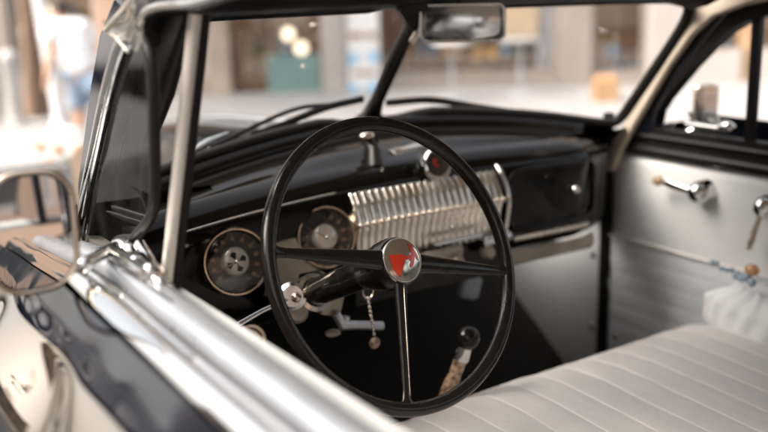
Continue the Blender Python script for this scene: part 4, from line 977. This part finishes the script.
kL = hip-rt*.11+Vector((0, 0, -.42))+fwv*.02; kR = hip+rt*.16+Vector((0, 0, -.42)); 
fL = Vector((kL.x, kL.y, PV+.06))-rt*.02; fR = Vector((kR.x, kR.y, PV+.06))+rt*.12
hL = hip-rt*.085+Vector((0, 0, -.04)); hR = hip+rt*.085+Vector((0, 0, -.04))
sb_z = PV+.04
nodes = [(hip, .13), (lerp(hip, chest, .5), .13), (chest, .15), (neck, .055), (neck+(head-neck)*.4, .05), (head, .075), (head+(head-neck).normalized()*.04, .062),
         (shL, .055), (elL, .042), (haL, .030), (shR, .055), (elR, .042), (haR, .030),
         (hL, .085), (kL, .058), (lerp(kL, fL, .4), .052), (fL, .034), (fL-rt*.14+Vector((0, 0, -.03)), .03), (hR, .085), (kR, .058), (lerp(kR, fR, .4), .052), (fR, .034), (fR-rt*.14+Vector((0, 0, -.03)), .03)]
nd = len(nodes); nodes.append((lerp(neck, chest, .25), .09)); 
edges = [(0, 1), (1, 2), (2, nd), (nd, 3), (3, 4), (4, 5), (5, 6), (nd, 7), (7, 8), (8, 9), (nd, 10), (10, 11), (11, 12), (0, 13), (13, 14), (14, 15), (15, 16), (16, 17), (0, 18), (18, 19), (19, 20), (20, 21), (21, 22)]
# hands: palm and five fingers each
def hand(i, p, d, side):
    pal = p+d*.05; nodes.append((pal, (.032, .018))); a = len(nodes)-1; edges.append((i, a))
    e = d.orthogonal().normalized()
    for k in range(4):
        b = pal+d*.035+e*(.016*(k-1.5)); L = (.034, .04, .038, .028)[k]; cu = d.cross(e)*side
        nodes.append((b, .008)); nodes.append((b+d*L*.6+cu*.006, .0075)); nodes.append((b+d*L+cu*.02, .006)); q = len(nodes); edges.extend([(a, q-3), (q-3, q-2), (q-2, q-1)])
    b = p+d*.03+e*.03; nodes.append((b, .009)); nodes.append((b+d*.03+e*.018, .008)); q = len(nodes); edges.extend([(i, q-2), (q-2, q-1)])
hand(9, haL, (haL-elL).normalized(), 1); hand(12, haR, (haR-elR).normalized(), -1)
skinned('body', nodes, edges, 'skin', pe)
# nose, ears and hair
hd = head+(head-neck).normalized()*.02; fdir = (-rt*.9-Vector((0, 0, .35))).normalized()
g = MB(); g.ball(hd+fdir*.095, .016, 10, (1, 1, 1.3)); g.build('nose', M['skin'], pe)
for q in (1, -1): g = MB(); g.ball(hd+fdir.cross(Vector((0, 0, 1))).normalized()*.085*q, .022, 10, (.7, .7, 1.2)); g.build('ear', M['skin'], pe)
g = MB()
hc = hd-fdir*.022+Vector((0, 0, .022)); g.ball(hc, .088, 24, (1, 1, .95))
for v in g.v: v += Vector((1, 1, 1))*(.003*math.sin(v.x*90+v.z*70))
g.build('hair', M['hair'], pe)
tn = [(lerp(hip, chest, -.02), .165), (lerp(hip, chest, .4), .175), (chest, .205), (lerp(neck, chest, .3), .155), (neck, .075), (shL, .085), (lerp(shL, elL, .75), .085), (shR, .085), (lerp(shR, elR, .75), .085)]
skinned('tshirt', tn, [(0, 1), (1, 2), (2, 3), (3, 4), (3, 5), (5, 6), (3, 7), (7, 8)], 'shirt_white', pe)
sn = [(hip+Vector((0, 0, .03)), .155), (hL, .115), (lerp(hL, kL, .8), .105), (hR, .115), (lerp(hR, kR, .8), .105)]
skinned('shorts', sn, [(0, 1), (1, 2), (0, 3), (3, 4)], 'denim', pe)
for f_ in (fL, fR): g = MB(); g.box(Vector((f_.x, f_.y, PV+.045))-rt*.06, (.26, .11, .08), rot=Matrix.Rotation(math.atan2(rt.y, rt.x), 3, 'Z'), bev=.03); g.build('shoe', M['shoe'], pe)

# ---------------- buildings round the street (seen only in reflections)
def house(name, x0, x1, y0, y1, h, m, lab, side, nfl=3, w=1.0):
    t_ = thing(name, ((x0+x1)/2, (y0+y1)/2, 0), lab, 'building')
    g = MB(); g.box(((x0+x1)/2, (y0+y1)/2, h/2), (x1-x0, y1-y0, h)); g.build('wall', M[m], t_)
    g = MB(); g.box(((x0+x1)/2, (y0+y1)/2, h+.15), (x1-x0+.6, y1-y0+.6, .3)); g.build('roof', M['roof_tile'], t_)
    for fl in range(nfl):
        zc = 1.6+fl*3.0
        if side in ('+x', '-x'):
            X = x1 if side == '+x' else x0; y = y0+1.5; d = .03 if side == '+x' else -.03
            while y < y1-1.2:
                g = MB(); g.box((X+d*.5, y, zc), (.03+abs(d), w+.2, 1.9)); f = g.build('window', M['wall_white'], t_)
                g = MB(); g.box((X+d*1.3, y, zc), (.02, w, 1.7)); g.build('pane', M['window_dark'], f); y += 2.4
        else:
            Y = y1; x = x0+1.5
            while x < x1-1.2:
                g = MB(); g.box((x, Y+.015, zc), (w+.2, .06, 1.9)); f = g.build('window', M['wall_white'], t_)
                g = MB(); g.box((x, Y+.045, zc), (w, .02, 1.7)); g.build('pane', M['window_dark'], f); x += 2.4
house('town_house', -18, -12, -9, 5, 7.0, 'wall_cream', 'cream rendered town house across the street on the driver side', '+x')
house('town_house', -18, -12.2, 6.5, 20, 5.8, 'wall_sand', 'sand coloured lower town house further up the street', '+x', 2)
house('town_house', -6, 8, -22, -14, 7.5, 'wall_pink', 'pinkish town house closing the street behind the car', '+y')
